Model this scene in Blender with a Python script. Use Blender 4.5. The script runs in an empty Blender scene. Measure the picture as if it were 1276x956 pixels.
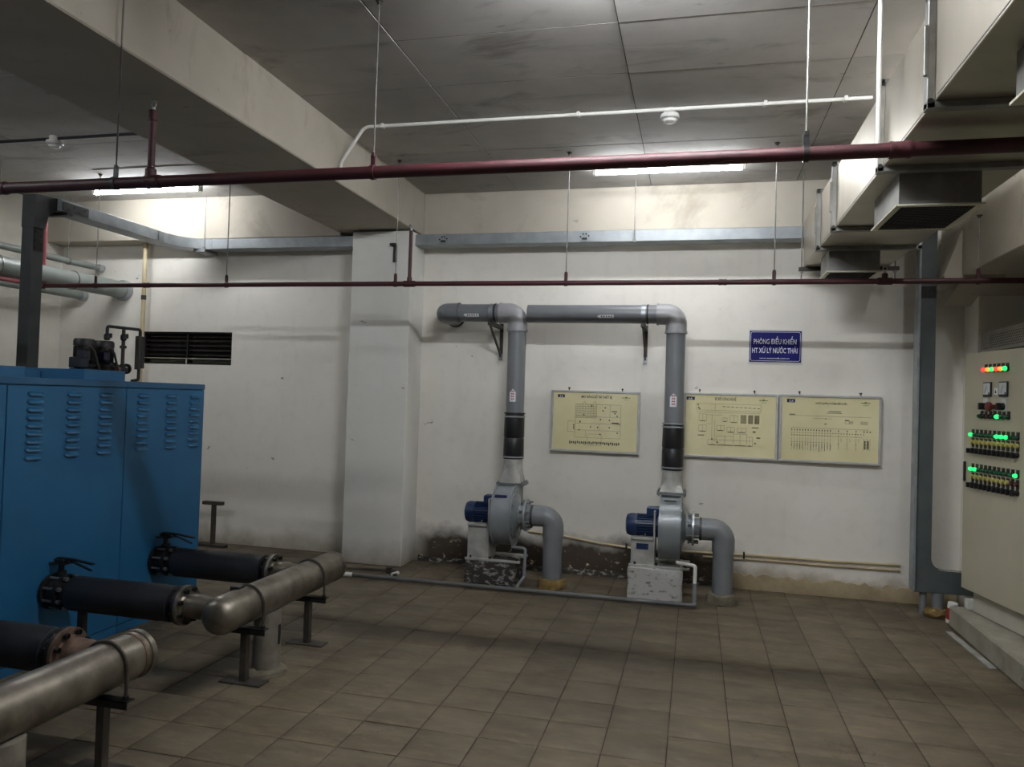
import bpy, bmesh, math, random
from mathutils import Vector, Matrix
random.seed(7)
SC = bpy.context.scene
COL = SC.collection
PI = math.pi

# ------------------------------------------------------------------ camera
FPX, YAW, PITCH, ROLL, CAMZ = 943.68, .23878, .02079, -.03191, 1.652
fw = Vector((-math.sin(YAW)*math.cos(PITCH), math.cos(YAW)*math.cos(PITCH), math.sin(PITCH)))
r0 = Vector((math.cos(YAW), math.sin(YAW), 0)); d0 = fw.cross(r0)
rt = math.cos(ROLL)*r0 + math.sin(ROLL)*d0
dn = -math.sin(ROLL)*r0 + math.cos(ROLL)*d0
cam = bpy.data.cameras.new('camera'); cam.sensor_width = 36; cam.lens = FPX*36/1276
cam.clip_start = .02
co = bpy.data.objects.new('camera', cam); COL.objects.link(co)
M3 = Matrix((rt, -dn, -fw)).transposed()
co.matrix_world = Matrix.Translation((0, 0, CAMZ)) @ M3.to_4x4()
SC.camera = co

# ------------------------------------------------------------------ world, exposure
w = bpy.data.worlds.new('world'); SC.world = w; w.use_nodes = True
w.node_tree.nodes['Background'].inputs[0].default_value = (.6, .65, .7, 1)
w.node_tree.nodes['Background'].inputs[1].default_value = .02
SC.view_settings.view_transform = 'Standard'; SC.view_settings.look = 'None'
SC.view_settings.exposure = .72; SC.view_settings.gamma = 1
SC.view_settings.use_curve_mapping = False
LAMP = 100.0            # emission strength of every lit batten
LAMP_COL = (.93, .96, 1.0)

# ------------------------------------------------------------------ materials
def srgb(h):
    c = [int(h[i:i+2], 16)/255 for i in (0, 2, 4)]
    return tuple(x/12.92 if x <= .04045 else ((x+.055)/1.055)**2.4 for x in c) + (1,)

class NT:
    def __init__(s, name):
        s.m = bpy.data.materials.new(name); s.m.use_nodes = True
        s.n = s.m.node_tree.nodes; s.l = s.m.node_tree.links
        s.b = s.n['Principled BSDF']
        s.pos = s.n.new('ShaderNodeNewGeometry').outputs['Position']
    def link(s, a, b): s.l.new(a, b)
    def put(s, sock, v):
        if hasattr(v, 'is_output') or isinstance(v, bpy.types.NodeSocket): s.l.new(v, sock)
        else: sock.default_value = v
    def noise(s, scale, detail=4, rough=.55, stretch=None, off=0, dist=0):
        n = s.n.new('ShaderNodeTexNoise'); n.inputs['Scale'].default_value = scale
        n.inputs['Detail'].default_value = detail; n.inputs['Roughness'].default_value = rough
        n.inputs['Distortion'].default_value = dist
        mp = s.n.new('ShaderNodeMapping'); s.l.new(s.pos, mp.inputs['Vector'])
        mp.inputs['Location'].default_value = (off, off*1.7, off*.6)
        if stretch: mp.inputs['Scale'].default_value = stretch
        s.l.new(mp.outputs[0], n.inputs['Vector'])
        return n.outputs['Fac']
    def ramp(s, f, lo, hi):
        r = s.n.new('ShaderNodeMapRange'); r.inputs['From Min'].default_value = lo; r.inputs['From Max'].default_value = hi
        s.put(r.inputs['Value'], f); r.clamp = True
        return r.outputs[0]
    def math(s, op, a, b=0.0):
        m = s.n.new('ShaderNodeMath'); m.operation = op
        s.put(m.inputs[0], a); s.put(m.inputs[1], b); return m.outputs[0]
    def mix(s, f, a, b):
        m = s.n.new('ShaderNodeMix'); m.data_type = 'RGBA'
        s.put(m.inputs[0], f); s.put(m.inputs[6], a); s.put(m.inputs[7], b); return m.outputs[2]
    def xyz(s):
        x = s.n.new('ShaderNodeSeparateXYZ'); s.l.new(s.pos, x.inputs[0]); return x.outputs
    def rnd(s): return s.n.new('ShaderNodeObjectInfo').outputs['Random']
    def bump(s, f, strength, dist=.01):
        b = s.n.new('ShaderNodeBump'); b.inputs['Strength'].default_value = strength; b.inputs['Distance'].default_value = dist
        s.l.new(f, b.inputs['Height']); s.l.new(b.outputs[0], s.b.inputs['Normal'])
    def done(s, col, rough=.5, metal=0., spec=.5):
        s.put(s.b.inputs['Base Color'], col); s.put(s.b.inputs['Roughness'], rough)
        s.put(s.b.inputs['Metallic'], metal); s.b.inputs['Specular IOR Level'].default_value = spec
        return s.m

def mat(name, a, b=None, scale=6, rough=.5, metal=0., lo=.35, hi=.65, bump=0, bscale=None, stretch=None, rvar=.1, spec=.5, detail=5):
    t = NT(name); a = srgb(a)
    if b is None: b = tuple(x*.82 for x in a[:3])+(1,)
    else: b = srgb(b)
    f = t.noise(scale, detail, stretch=stretch)
    c = t.mix(t.ramp(f, lo, hi), a, b)
    r = t.math('ADD', rough-rvar/2, t.math('MULTIPLY', f, rvar))
    if bump: t.bump(t.noise(bscale or scale*6, 4, stretch=stretch), bump)
    return t.done(c, r, metal, spec)

def emit(name, col, st):
    t = NT(name); t.b.inputs['Emission Color'].default_value = (*col, 1); t.b.inputs['Emission Strength'].default_value = st
    return t.done((*[c*.5 for c in col], 1), .4)

def wall_material(name, base, base2, stain_top, strong=None, rough=.75):
    """painted plaster; damp dirt creeping up from the floor, strongest where x lies inside 'strong'"""
    t = NT(name); x, y, z = t.xyz()
    big = t.noise(.9, 4); fine = t.noise(9, 5)
    c = t.mix(t.ramp(big, .3, .7), srgb(base), srgb(base2))
    c = t.mix(t.math('MULTIPLY', t.ramp(fine, .52, .75), .10), c, srgb('A69F92'))
    streak = t.noise(3, 4, stretch=(3, 3, .35), off=4)
    c = t.mix(t.math('MULTIPLY', t.ramp(streak, .58, .8), .09), c, srgb('9F9686'))
    # scuffs: sparse small dark marks
    sc = t.noise(6.5, 3, off=11, stretch=(1, 1, 1.6))
    c = t.mix(t.math('MULTIPLY', t.ramp(sc, .735, .78), .7), c, srgb('5C5348'))
    n = t.noise(3.2, 6, .6, off=2)
    h = t.math('ADD', z, t.math('MULTIPLY', t.math('SUBTRACT', n, .5), -.35))
    low = t.ramp(h, stain_top, 0.0)
    c = t.mix(t.math('MULTIPLY', low, .75), c, srgb('8A7C66'))
    if strong:
        for (xa, xb, top, dark, amt) in strong:
            m1 = t.ramp(x, xa-.12, xa+.15); m2 = t.ramp(x, xb+.15, xb-.12)
            m = t.math('MULTIPLY', t.math('MULTIPLY', m1, m2), t.ramp(h, top+.07, top-.1))
            c = t.mix(t.math('MULTIPLY', m, amt), c, srgb(dark))
            fl = t.ramp(t.noise(13, 5, .6, off=7), .60, .64)
            fl = t.math('MULTIPLY', fl, t.math('MULTIPLY', m, t.ramp(z, .26, .14)))
            c = t.mix(fl, c, srgb('C9BCA2'))
    t.bump(t.noise(16, 5), .12, .01)
    return t.done(c, rough, 0, .3)

M = {}
M['wall'] = wall_material('wall_paint', 'EFEBE2', 'E6E2D8', .2, [(-2.72, .35, .33, '36291B', .95), (.3, 2.2, .14, '8F7C5E', .7)])
M['wall2'] = wall_material('side_wall_paint', 'EAE6DC', 'DCD8CD', .2)
M['column'] = wall_material('column_paint', 'E4E3DD', 'DBDAD4', .24)

def concrete(name, a, b, dark, scale=1.3, amt=.6, rough=.85, tint=.12):
    t = NT(name)
    f = t.noise(scale, 6, .62); c = t.mix(t.ramp(f, .3, .7), srgb(a), srgb(b))
    st = t.noise(1.1, 6, .65, off=5, stretch=(1, 2.2, 1), dist=.6)
    c = t.mix(t.math('MULTIPLY', t.ramp(st, .55, .72), amt), c, srgb(dark))
    sp = t.noise(4.5, 3, off=3, stretch=(1, 2.5, 2))
    c = t.mix(t.math('MULTIPLY', t.ramp(sp, .70, .76), .6), c, srgb(dark))
    r = t.rnd()
    v = t.math('ADD', 1-tint/2, t.math('MULTIPLY', r, tint))
    mm = t.n.new('ShaderNodeMix'); mm.data_type = 'RGBA'; mm.blend_type = 'MULTIPLY'; mm.inputs[0].default_value = 1
    t.l.new(c, mm.inputs[6])
    cr = t.n.new('ShaderNodeCombineColor'); [t.l.new(v, cr.inputs[i]) for i in range(3)]
    t.l.new(cr.outputs[0], mm.inputs[7])
    t.bump(t.noise(11, 5), .15, .01)
    return t.done(mm.outputs[2], rough, 0, .3)
M['ceiling'] = concrete('ceiling_concrete', 'BEBBB6', 'A5A29D', '746E67', amt=.75)
M['beam'] = concrete('beam_concrete', 'B9B2A5', 'A8A193', '736A5C', amt=.6)
M['soffit'] = M['ceiling']
M['curb'] = concrete('curb_concrete', '9A9588', '7C776B', '55504A', 5, .5)
M['block'] = mat('painted_block', 'B5B4B0', '6A6761', 16, .8, lo=.55, hi=.68, bump=.35, stretch=(1, 1, 2))
M['blockdark'] = mat('flaking_block', '35312B', '8D8A83', 17, .85, lo=.53, hi=.62, bump=.5, stretch=(1, 1, 2.2))
M['fillet'] = concrete('cement_fillet', 'A8997C', '8C7D62', '54472F', 7, .6)
M['grout'] = concrete('floor_grout', '3F3A33', '2F2B26', '1E1B18', 6, .5)

def tile_material():
    t = NT('floor_tile')
    f = t.noise(3.0, 6, .6, stretch=(1, 2.2, 1)); c = t.mix(t.ramp(f, .3, .7), srgb('6D624F'), srgb('554B3C'))
    g = t.noise(14, 5, .65, stretch=(.6, 1.6, 1), off=3)
    c = t.mix(t.math('MULTIPLY', t.ramp(g, .5, .75), .55), c, srgb('837661'))
    d = t.noise(.55, 5, .6, off=9)
    c = t.mix(t.math('MULTIPLY', t.ramp(d, .45, .68), .55), c, srgb('3A342A'))
    s = t.noise(2.1, 5, .6, off=21, dist=1.2)
    line = t.math('ABSOLUTE', t.math('SUBTRACT', s, .5))
    gate = t.ramp(t.noise(.8, 2, off=31), .55, .62)
    c = t.mix(t.math('MULTIPLY', t.math('MULTIPLY', t.ramp(line, .006, .001), gate), .6), c, srgb('3B342C'))
    r = t.rnd(); v = t.math('ADD', .92, t.math('MULTIPLY', r, .16))
    cr = t.n.new('ShaderNodeCombineColor'); [t.l.new(v, cr.inputs[i]) for i in range(3)]
    mm = t.n.new('ShaderNodeMix'); mm.data_type = 'RGBA'; mm.blend_type = 'MULTIPLY'; mm.inputs[0].default_value = 1
    t.l.new(c, mm.inputs[6]); t.l.new(cr.outputs[0], mm.inputs[7])
    t.bump(g, .15, .004)
    return t.done(mm.outputs[2], t.math('ADD', .42, t.math('MULTIPLY', f, .3)), 0, .4)
M['tile'] = tile_material()
M['blue'] = mat('blue_enamel', '22628C', '1B567E', 1.2, .38, bump=.02)
M['bluetop'] = mat('dark_blue_enamel', '24587F', '1F4D70', 1.2, .4)
M['gap'] = mat('dark_gap', '0B1C2B', None, 3, .8)
M['red'] = mat('dark_red_paint', '451920', '361217', 5, .55)
M['redlit'] = mat('lit_red_paint', 'A04A50', '8C3C44', 5, .45)  # paler copy of the dark red, lamp light put into the colour
M['rod'] = mat('galvanised_rod', '8C8A86', '74716C', 9, .45, .7)
M['galv'] = mat('galvanised_steel', 'B3B8BB', '9FA5A9', 12, .42, .75, bump=.02)
M['galvdull'] = mat('dull_galvanised_steel', '8D9092', '777A7C', 8, .5, .6)
M['tray'] = mat('grey_tray_paint', '979C9F', '868C8F', 9, .45, .3)
M['riser'] = mat('green_grey_tray_paint', '5B6363', '4F5656', 4, .5, .1, bump=.02)
M['darkriser'] = mat('dark_shaded_tray_paint', '3A3E40', '303436', 4, .5, .1)  # left riser's unlit shade put into the colour; also dark clamps and lips
M['duct'] = mat('duct_sheet', 'B9B3A6', 'A9A295', 2.5, .42, .8, stretch=(1, 1, .3))
M['ductflange'] = mat('duct_flange', '8E8D89', '767572', 7, .5, .6)
M['cream'] = mat('cream_frame', 'CDC9B4', 'BDB9A4', 6, .5)
M['black'] = mat('black_plastic', '17171A', '0F0F11', 7, .5)
M['rubber'] = mat('black_rubber', '1C1D21', '141519', 5, .42, rvar=.15, bump=.04)
M['foam'] = mat('black_insulation', '23252B', '1A1B20', 3, .5, bump=.06)
M['iron'] = mat('dark_cast_iron', '2B2A29', '1C1B1B', 14, .42, .3, bump=.06)
M['steel'] = mat('stained_stainless', '968F83', '6E675C', 7, .42, .8, rvar=.25, bump=.02)
M['rusty'] = mat('rusty_steel', '8A7263', '5C4A3E', 14, .6, .5, bump=.06)
M['dkangle'] = mat('dark_angle_steel', '4A443E', '36312C', 9, .6, .3)
M['pvc'] = mat('grey_pvc', '7D8084', '6F7276', 3, .36)
M['pedestal'] = mat('grey_pedestal_paint', '8B857A', '6E685E', 8, .55, .2, bump=.08)
M['pvcdark'] = mat('dark_grey_pvc', '5E5F5E', '525352', 5, .45)
M['pvclight'] = mat('light_grey_pvc', 'A3A3A6', '949497', 4, .36)
M['pvcgreen'] = mat('green_grey_pvc', '858B87', '787E7A', 3, .4)
M['fan'] = mat('grey_fan_paint', '8A9093', '7C8285', 4, .34, .1, bump=.02)
M['silver'] = mat('silver_paint', 'C2C2BD', 'A09F99', 9, .45, .35, bump=.05)
M['navybox'] = mat('dark_navy_box', '141A2E', '0F1424', 6, .4)
M['motor'] = mat('blue_motor_paint', '1B3258', '14274A', 6, .38)
M['navy'] = mat('navy_print', '16186E', '12145E', 5, .5, spec=.2)
M['logo'] = mat('logo_navy', '1C1C48', '16163C', 5, .5)
M['white'] = mat('white_plastic', 'DEDCD6', 'D0CEC8', 5, .45)
M['print'] = mat('white_print', 'E8E8EE', 'DEDEE6', 5, .5)
M['ink'] = mat('black_ink', '35322A', '2C2922', 5, .7)
M['inkpale'] = mat('faded_ink', '77704F', '6A6446', 5, .7)
M['inkgreen'] = mat('green_ink', '7B9048', '6B8038', 5, .7)
M['redink'] = mat('red_ink', 'B84848', 'A83C3C', 5, .6)
M['poster'] = mat('yellow_poster', 'F2EAC0', 'E6DDAC', 2.2, .38, bump=.03, bscale=5)
M['alu'] = mat('aluminium_frame', 'D0D0CE', 'BEBEBC', 9, .4, .35)
M['beige'] = mat('beige_pipe', 'CDBE9B', 'B3A27E', 4, .5)
M['panel'] = mat('cabinet_beige', 'B3AE99', 'A9A48F', 1.5, .42)
M['panelside'] = mat('cabinet_grey', 'BFBCAE', 'B0AD9F', 3, .5)
M['perf'] = mat('perforated_tray', 'A9A69C', '9B988E', 5, .5, .3)
M['glass'] = mat('meter_face', 'C9D0CF', 'BAC1C0', 5, .15)
M['yellow'] = mat('yellow_button', 'BFB56A', 'A89F58', 6, .4)
M['greenoff'] = mat('green_lens_dark', '1D5A3C', '174C32', 6, .25)
M['redoff'] = mat('red_lens_dark', '4A1B1E', '3C1518', 6, .25)
M['redknob'] = mat('red_knob', '6E2326', '5A1A1D', 6, .35)
M['ongreen'] = emit('lit_green_lens', (.02, .9, .16), 1.1)
M['onred'] = emit('lit_red_lens', (1, .05, .04), .9)
M['onorange'] = emit('lit_orange_lens', (1, .30, .04), .9)
M['collar'] = mat('yellow_brown_cement', '8A7342', '5E4B28', 14, .9, bump=.4)
M['mound'] = mat('grey_cement', '7F7868', '635C4E', 14, .9, bump=.4)
M['orange'] = mat('orange_mark', 'B06A4C', 'A05A3E', 6, .7)
M['canred'] = mat('red_label', 'A32A2C', '8C2022', 6, .45)
M['louver'] = mat('black_louvre', '2A2826', '1C1A19', 4, .45, .3)

# ------------------------------------------------------------------ geometry helpers
def rootloc(o):
    while o.parent: o = o.parent
    return o.location.copy()
def rnd3(p): return Vector(p)
def fillet(pts, r, n=6):
    pts = [Vector(p) for p in pts]
    if r <= 0 or len(pts) < 3: return pts
    out = [pts[0]]
    for i in range(1, len(pts)-1):
        p, a, b = pts[i], pts[i-1], pts[i+1]
        u = (a-p).normalized(); v = (b-p).normalized()
        ang = u.angle(v)
        if abs(ang-PI) < .02: out.append(p); continue
        t = min(r/math.tan(ang/2), (a-p).length*.499, (b-p).length*.499)
        rr = t*math.tan(ang/2)
        c = p + (u+v).normalized()*(rr/math.sin(ang/2))
        s, e = p+u*t-c, p+v*t-c
        tot = s.angle(e); ax = s.cross(e).normalized()
        for k in range(n+1): out.append(c + Matrix.Rotation(tot*k/n, 3, ax) @ s)
    out.append(pts[-1]); return out

class MB:
    def __init__(s): s.bm = bmesh.new()
    def box(s, x0, x1, y0, y1, z0, z1, bev=0):
        b = bmesh.new(); bmesh.ops.create_cube(b, size=1)
        for v in b.verts: v.co = Vector((x0+(v.co.x+.5)*(x1-x0), y0+(v.co.y+.5)*(y1-y0), z0+(v.co.z+.5)*(z1-z0)))
        if bev: bmesh.ops.bevel(b, geom=b.edges[:], offset=bev, segments=1, affect='EDGES')
        return s.add(b)
    def add(s, b, mtx=None):
        if mtx is not None: bmesh.ops.transform(b, matrix=mtx, verts=b.verts)
        vm = {}
        for v in b.verts: vm[v] = s.bm.verts.new(v.co)
        for f in b.faces: s.bm.faces.new([vm[v] for v in f.verts])
        b.free(); return s
    def obox(s, c, ax, ay, az, hx, hy, hz):
        """oriented box: centre, three unit axes, half sizes"""
        c = Vector(c); ax, ay, az = Vector(ax)*hx, Vector(ay)*hy, Vector(az)*hz
        vs = [s.bm.verts.new(c+i*ax+j*ay+k*az) for i in (-1, 1) for j in (-1, 1) for k in (-1, 1)]
        for q in ((0, 1, 3, 2), (4, 6, 7, 5), (0, 4, 5, 1), (2, 3, 7, 6), (0, 2, 6, 4), (1, 5, 7, 3)): s.bm.faces.new([vs[i] for i in q])
        return s
    def bar(s, p0, p1, w, h, up=(0, 0, 1)):
        p0, p1 = Vector(p0), Vector(p1); d = (p1-p0); L = d.length; d.normalize()
        up = Vector(up)
        if abs(d.dot(up)) > .98: up = Vector((0, 1, 0))
        sd = d.cross(up).normalized(); u = sd.cross(d)
        return s.obox((p0+p1)/2, d, sd, u, L/2, w/2, h/2)
    def rings(s, rings, cap=True, closed=False):
        R = [[s.bm.verts.new(p) for p in r] for r in rings]
        n = len(R[0])
        for a, b in zip(R, R[1:]):
            for i in range(n): s.bm.faces.new((a[i], a[(i+1) % n], b[(i+1) % n], b[i]))
        if closed:
            for i in range(n): s.bm.faces.new((R[-1][i], R[-1][(i+1) % n], R[0][(i+1) % n], R[0][i]))
        elif cap:
            s.bm.faces.new(R[0][::-1]); s.bm.faces.new(R[-1])
        return s
    def tube(s, pts, r, n=16, fil=0, fn=6, cap=True, rf=None):
        P = fillet(pts, fil, fn); rings = []; prev = None
        for i, p in enumerate(P):
            if i == 0: t = P[1]-P[0]
            elif i == len(P)-1: t = P[-1]-P[-2]
            else: t = (P[i]-P[i-1]).normalized()+(P[i+1]-P[i]).normalized()
            t = t.normalized()
            if prev is None:
                a = Vector((0, 0, 1)) if abs(t.z) < .9 else Vector((0, 1, 0))
                a = (a-t*a.dot(t)).normalized()
            else: a = (prev-t*prev.dot(t)).normalized()
            prev = a; b = t.cross(a); rr = rf(i/(len(P)-1)) if rf else r
            rings.append([p+a*math.cos(2*PI*k/n)*rr+b*math.sin(2*PI*k/n)*rr for k in range(n)])
        return s.rings(rings, cap)
    def lathe(s, o, d, prof, n=20, cap=True, closed=False):
        """prof: (along, radius) pairs about axis d through o"""
        o, d = Vector(o), Vector(d).normalized()
        a = Vector((0, 0, 1)) if abs(d.z) < .9 else Vector((1, 0, 0))
        a = (a-d*a.dot(d)).normalized(); b = d.cross(a)
        return s.rings([[o+d*h+a*math.cos(2*PI*k/n)*max(r, 1e-4)+b*math.sin(2*PI*k/n)*max(r, 1e-4) for k in range(n)] for h, r in prof], cap, closed)
    def cyl(s, p0, p1, r, n=16, r1=None):
        p0, p1 = Vector(p0), Vector(p1); d = p1-p0
        return s.lathe(p0, d, [(0, r), (d.length, r if r1 is None else r1)], n)
    def ring(s, o, d, ri, ro, th, n=20):
        return s.lathe(o, d, [(0, ri), (0, ro), (th, ro), (th, ri)], n, closed=True)
    def prism(s, poly, axis, a0, a1):
        def P(p, a):
            return {'x': (a, p[0], p[1]), 'y': (p[0], a, p[1]), 'z': (p[0], p[1], a)}[axis]
        A = [s.bm.verts.new(P(p, a0)) for p in poly]; B = [s.bm.verts.new(P(p, a1)) for p in poly]
        n = len(poly); s.bm.faces.new(A[::-1]); s.bm.faces.new(B)
        for i in range(n): s.bm.faces.new((A[i], A[(i+1) % n], B[(i+1) % n], B[i]))
        return s
    def quad(s, *p):
        s.bm.faces.new([s.bm.verts.new(Vector(q)) for q in p]); return s
    def jitter(s, amt, zmin=None):
        for v in s.bm.verts:
            if zmin is None or v.co.z > zmin: v.co += Vector([random.uniform(-amt, amt) for _ in range(3)])
        return s
    def build(s, name, m, parent=None, local=False, smooth=True, loc=None):
        bmesh.ops.recalc_face_normals(s.bm, faces=s.bm.faces[:])
        me = bpy.data.meshes.new(name); 
        off = Vector((0, 0, 0))
        if not local:
            if parent is not None: off = rootloc(parent)
            elif loc is not None: off = Vector(loc)
            else:
                xs = [v.co for v in s.bm.verts]
                off = Vector(((min(c.x for c in xs)+max(c.x for c in xs))/2, (min(c.y for c in xs)+max(c.y for c in xs))/2, min(c.z for c in xs)))
            bmesh.ops.translate(s.bm, vec=-off, verts=s.bm.verts)
        s.bm.to_mesh(me); s.bm.free()
        if smooth:
            for p in me.polygons: p.use_smooth = True
            me.set_sharp_from_angle(angle=math.radians(34))
        me.materials.append(M[m])
        o = bpy.data.objects.new(name, me); COL.objects.link(o)
        if name in ('flange_bolt', 'valve_bolt', 'cover_bolt', 'anchor_bolt', 'diagram_lines', 'diagram_marks'): o['kind'] = 'stuff'
        if parent is not None: o.parent = parent
        elif not local: o.location = off
        return o

def tag(o, label, cat, group=None, kind=None):
    o['label'] = label; o['category'] = cat
    if group: o['group'] = group
    if kind: o['kind'] = kind
    return o
def thing(name, label, cat, loc, group=None):
    o = bpy.data.objects.new(name, None); COL.objects.link(o); o.location = loc
    o.empty_display_size = .05
    return tag(o, label, cat, group)
def struct(name, mb, m, parent=None, label=None):
    o = mb.build(name, m, parent, loc=(0, 0, 0)); o['kind'] = 'structure'
    if label: o['label'] = label
    return o
def share(src, name, parent, loc):
    o = src.copy(); o.name = name; COL.objects.link(o); o.parent = parent; o.location = loc; return o

def text_mesh(body, name, x0, x1, z, h, y, m, parent, bold=.0, local=False):
    """flat lettering in the plane y, facing -y, fitted between x0 and x1, cap height h"""
    c = bpy.data.curves.new(name, 'FONT'); c.body = body; c.offset = bold; c.resolution_u = 2
    o = bpy.data.objects.new(name, c); COL.objects.link(o)
    bpy.context.view_layer.update()
    dg = bpy.context.evaluated_depsgraph_get()
    me = bpy.data.meshes.new_from_object(o.evaluated_get(dg))
    bpy.data.objects.remove(o); 
    xs = [v.co.x for v in me.vertices]
    k = (x1-x0)/(max(xs)-min(xs)); mn = min(xs); kz = h/.73
    off = Vector((0, 0, 0)) if local else rootloc(parent)
    for v in me.vertices: v.co = Vector((x0+(v.co.x-mn)*k, y, z+v.co.y*kz))-off
    me.materials.clear(); me.materials.append(M[m])
    ob = bpy.data.objects.new(name, me); COL.objects.link(ob); ob.parent = parent
    return ob

# ================================================================== ROOM
YB, XL, XR, YF, ZC = 7.25, -7.16, 2.65, -9.0, 3.70
S = .3
# floor ------------------------------------------------------------
floor = struct('floor', MB().box(XL-.3, XR+.3, YF-.3, YB+.3, -.2, -.005), 'grout', label='brown grey tiled concrete floor')
def tile_bm():
    g, h, e = .0028, .0, .004
    b = MB(); a = S/2-g
    lo = [(-a, -a), (a, -a), (a, a), (-a, a)]; i = a-e
    hi = [(-i, -i), (i, -i), (i, i), (-i, i)]
    r = [[Vector((x, y, -.006)) for x, y in lo], [Vector((x, y, -.0022)) for x, y in lo], [Vector((x, y, 0)) for x, y in hi]]
    b.rings(r, cap=False); b.bm.faces.new([v for v in b.bm.verts][-4:]); return b
cams = co.matrix_world.inverted()
def inframe(x, y):
    p = cams @ Vector((x, y, 0))
    if p.z > -.3: return None
    u = 638+FPX*p.x/-p.z; v = 478-FPX*p.y/-p.z
    return (u, v, -p.z) if -40 < u < 1316 and v < 1000 else None
GX, GY = -.692, 4.4994
cells = []
for i in range(-22, 12):
    for j in range(-45, 10):
        x, y = GX+(i+.5)*S, GY+(j+.5)*S
        if not (XL < x < XR and YF < y < YB+.1): continue
        f = inframe(x, y)
        vis = f is not None and -3.68 < x < 2.0 and y < 7.3
        cells.append((0 if vis else 1, f[2] if f else 99, x, y))
cells.sort()
proto = None; rest = MB()
def seat(o):
    o.rotation_euler = (random.gauss(0, .0022), random.gauss(0, .0022), random.gauss(0, .002))
for k, (vis, dd, x, y) in enumerate(cells):
    if k < 300 and vis == 0:
        if proto is None:
            proto = tile_bm().build('tile', 'tile', floor, local=True); o = proto
        else: o = share(proto, 'tile', floor, (0, 0, 0))
        o.location = (x, y, random.uniform(-.001, .0006)); seat(o)
    else:
        b = tile_bm().bm; rest.add(b, Matrix.Translation((x, y, random.uniform(-.001, .0006))))
r_ = rest.build('tile_field', 'tile', floor, local=True); r_['kind'] = 'stuff'

# walls ------------------------------------------------------------
VX0, VX1, VZ0, VZ1 = -6.03, -4.905, 1.922, 2.28
wb = MB()
wb.box(XL-.2, VX0, YB, YB+.2, 0, ZC); wb.box(VX1, XR+.2, YB, YB+.2, 0, ZC)
wb.box(VX0, VX1, YB, YB+.2, 0, VZ0); wb.box(VX0, VX1, YB, YB+.2, VZ1, ZC)
wb.box(VX0, VX1, YB+.15, YB+.2, VZ0, VZ1)
struct('wall_back', wb, 'wall', label='white painted back wall, damp and stained along its foot')
struct('wall_left', MB().box(XL-.2, XL, YF, YB, 0, ZC), 'wall2', label='white painted left wall behind the grey pipes')
struct('wall_right', MB().box(XR, XR+.2, YF, YB, 0, ZC), 'wall2', label='white painted wall at the right behind the control cabinet')
struct('wall_front', MB().box(XL-.2, XR+.2, YF-.2, YF, 0, ZC), 'wall2', label='plain wall far behind the camera')
struct('trim_1', MB().box(2.23, XR, 6.914, YB, 0, ZC, .004), 'wall2', label='white corner pier at the right end of the back wall')
struct('concrete_column', MB().box(-3.345, -2.72, 6.88, YB, 0, 3.26, .006), 'column', label='white painted square column standing against the back wall')
# ceiling ----------------------------------------------------------
ceil = struct('ceiling', MB().box(XL-.3, XR+.3, YF-.3, YB+.3, ZC+.006, ZC+.2), 'grout', label='bare concrete ceiling slab with formwork joints')
PX, PY = 1.29, .645
pp = None
for i in range(-6, 4):
    for j in range(-21, 6):
        x, y = -.46+(i+.5)*PX-(0.0), 4.05+(j+.5)*PY
        if not (XL-PX/2 < x < XR+PX/2 and YF-PY/2 < y < YB+PY/2): continue
        if pp is None:
            b = MB(); b.box(-PX/2+.003, PX/2-.003, -PY/2+.003, PY/2-.003, 0, .02); pp = b.build('form_panel', 'ceiling', ceil, local=True); o = pp
        else: o = share(pp, 'form_panel', ceil, (0, 0, 0))
        o.location = (x, y, ZC+random.choice((0, .0015, .003, .005)))
# beams ------------------------------------------------------------
struct('concrete_beam', MB().box(-3.55, -2.72, YF, 7.24, 3.28, ZC+.02, .008), 'beam', label='deep concrete beam running from the front to the column')
struct('trim_2', MB().box(-2.72, XR, 7.185, YB, 3.285, ZC+.02, .006), 'beam', label='concrete edge beam above the back wall in the right bay')
struct('trim_3', MB().box(XL, -3.55, 7.02, YB, 3.255, ZC+.02, .006), 'beam', label='concrete edge beam above the back wall in the left bay')
rb = MB().box(2.0, XR, YF, 6.57, 2.737, ZC+.02, .006)
rb.prism([(6.57, 2.737), (7.1, 2.56), (7.185, 2.737), (7.185, ZC), (6.57, ZC)], 'x', 2.02, XR)
rb.prism([(2.0, 6.57), (1.875, 6.575), (1.99, 7.18), (2.3, 7.18), (2.3, 6.57)], 'z', 2.70, 2.74)
V_ = [(1.872, 6.575, 2.737), (2.0, 6.57, 2.737), (2.0, 6.575, 3.10), (2.0, 7.18, 2.737), (2.0, 7.18, 3.10), (1.93, 7.18, 2.737)]
b = bmesh.new(); v = [b.verts.new(p) for p in V_]
for q in ((0, 1, 2), (0, 2, 4, 5), (0, 5, 3, 1), (5, 4, 3)): b.faces.new([v[i] for i in q])
rb.add(b)
struct('concrete_beam', rb, 'beam', label='concrete beam along the right wall with a flared end')
# cement fillets along the wall foot ---------------------------------
def lump_strip(x0, x1, top, dep, n, z1=None):
    b = MB(); rings = []
    for k in range(n+1):
        x = x0+(x1-x0)*k/n; t = top*random.uniform(.8, 1.1); d = dep*random.uniform(.75, 1.2)
        rings.append([Vector((x, YB+.01, 0)), Vector((x, YB-d, 0)), Vector((x, YB-d*.95, t*.6)), Vector((x, YB-d*.5, t)), Vector((x, YB+.01, t*1.02))])
    return b.rings(rings)
struct('baseboard_back', lump_strip(.28, 2.2, .13, .05, 40), 'fillet', label='rough cement skirting along the foot of the back wall at the right')
struct('baseboard_left', lump_strip(-2.68, .28, .05, .03, 50), 'blockdark', label='dark damp skirting remains behind the two blowers')

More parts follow.
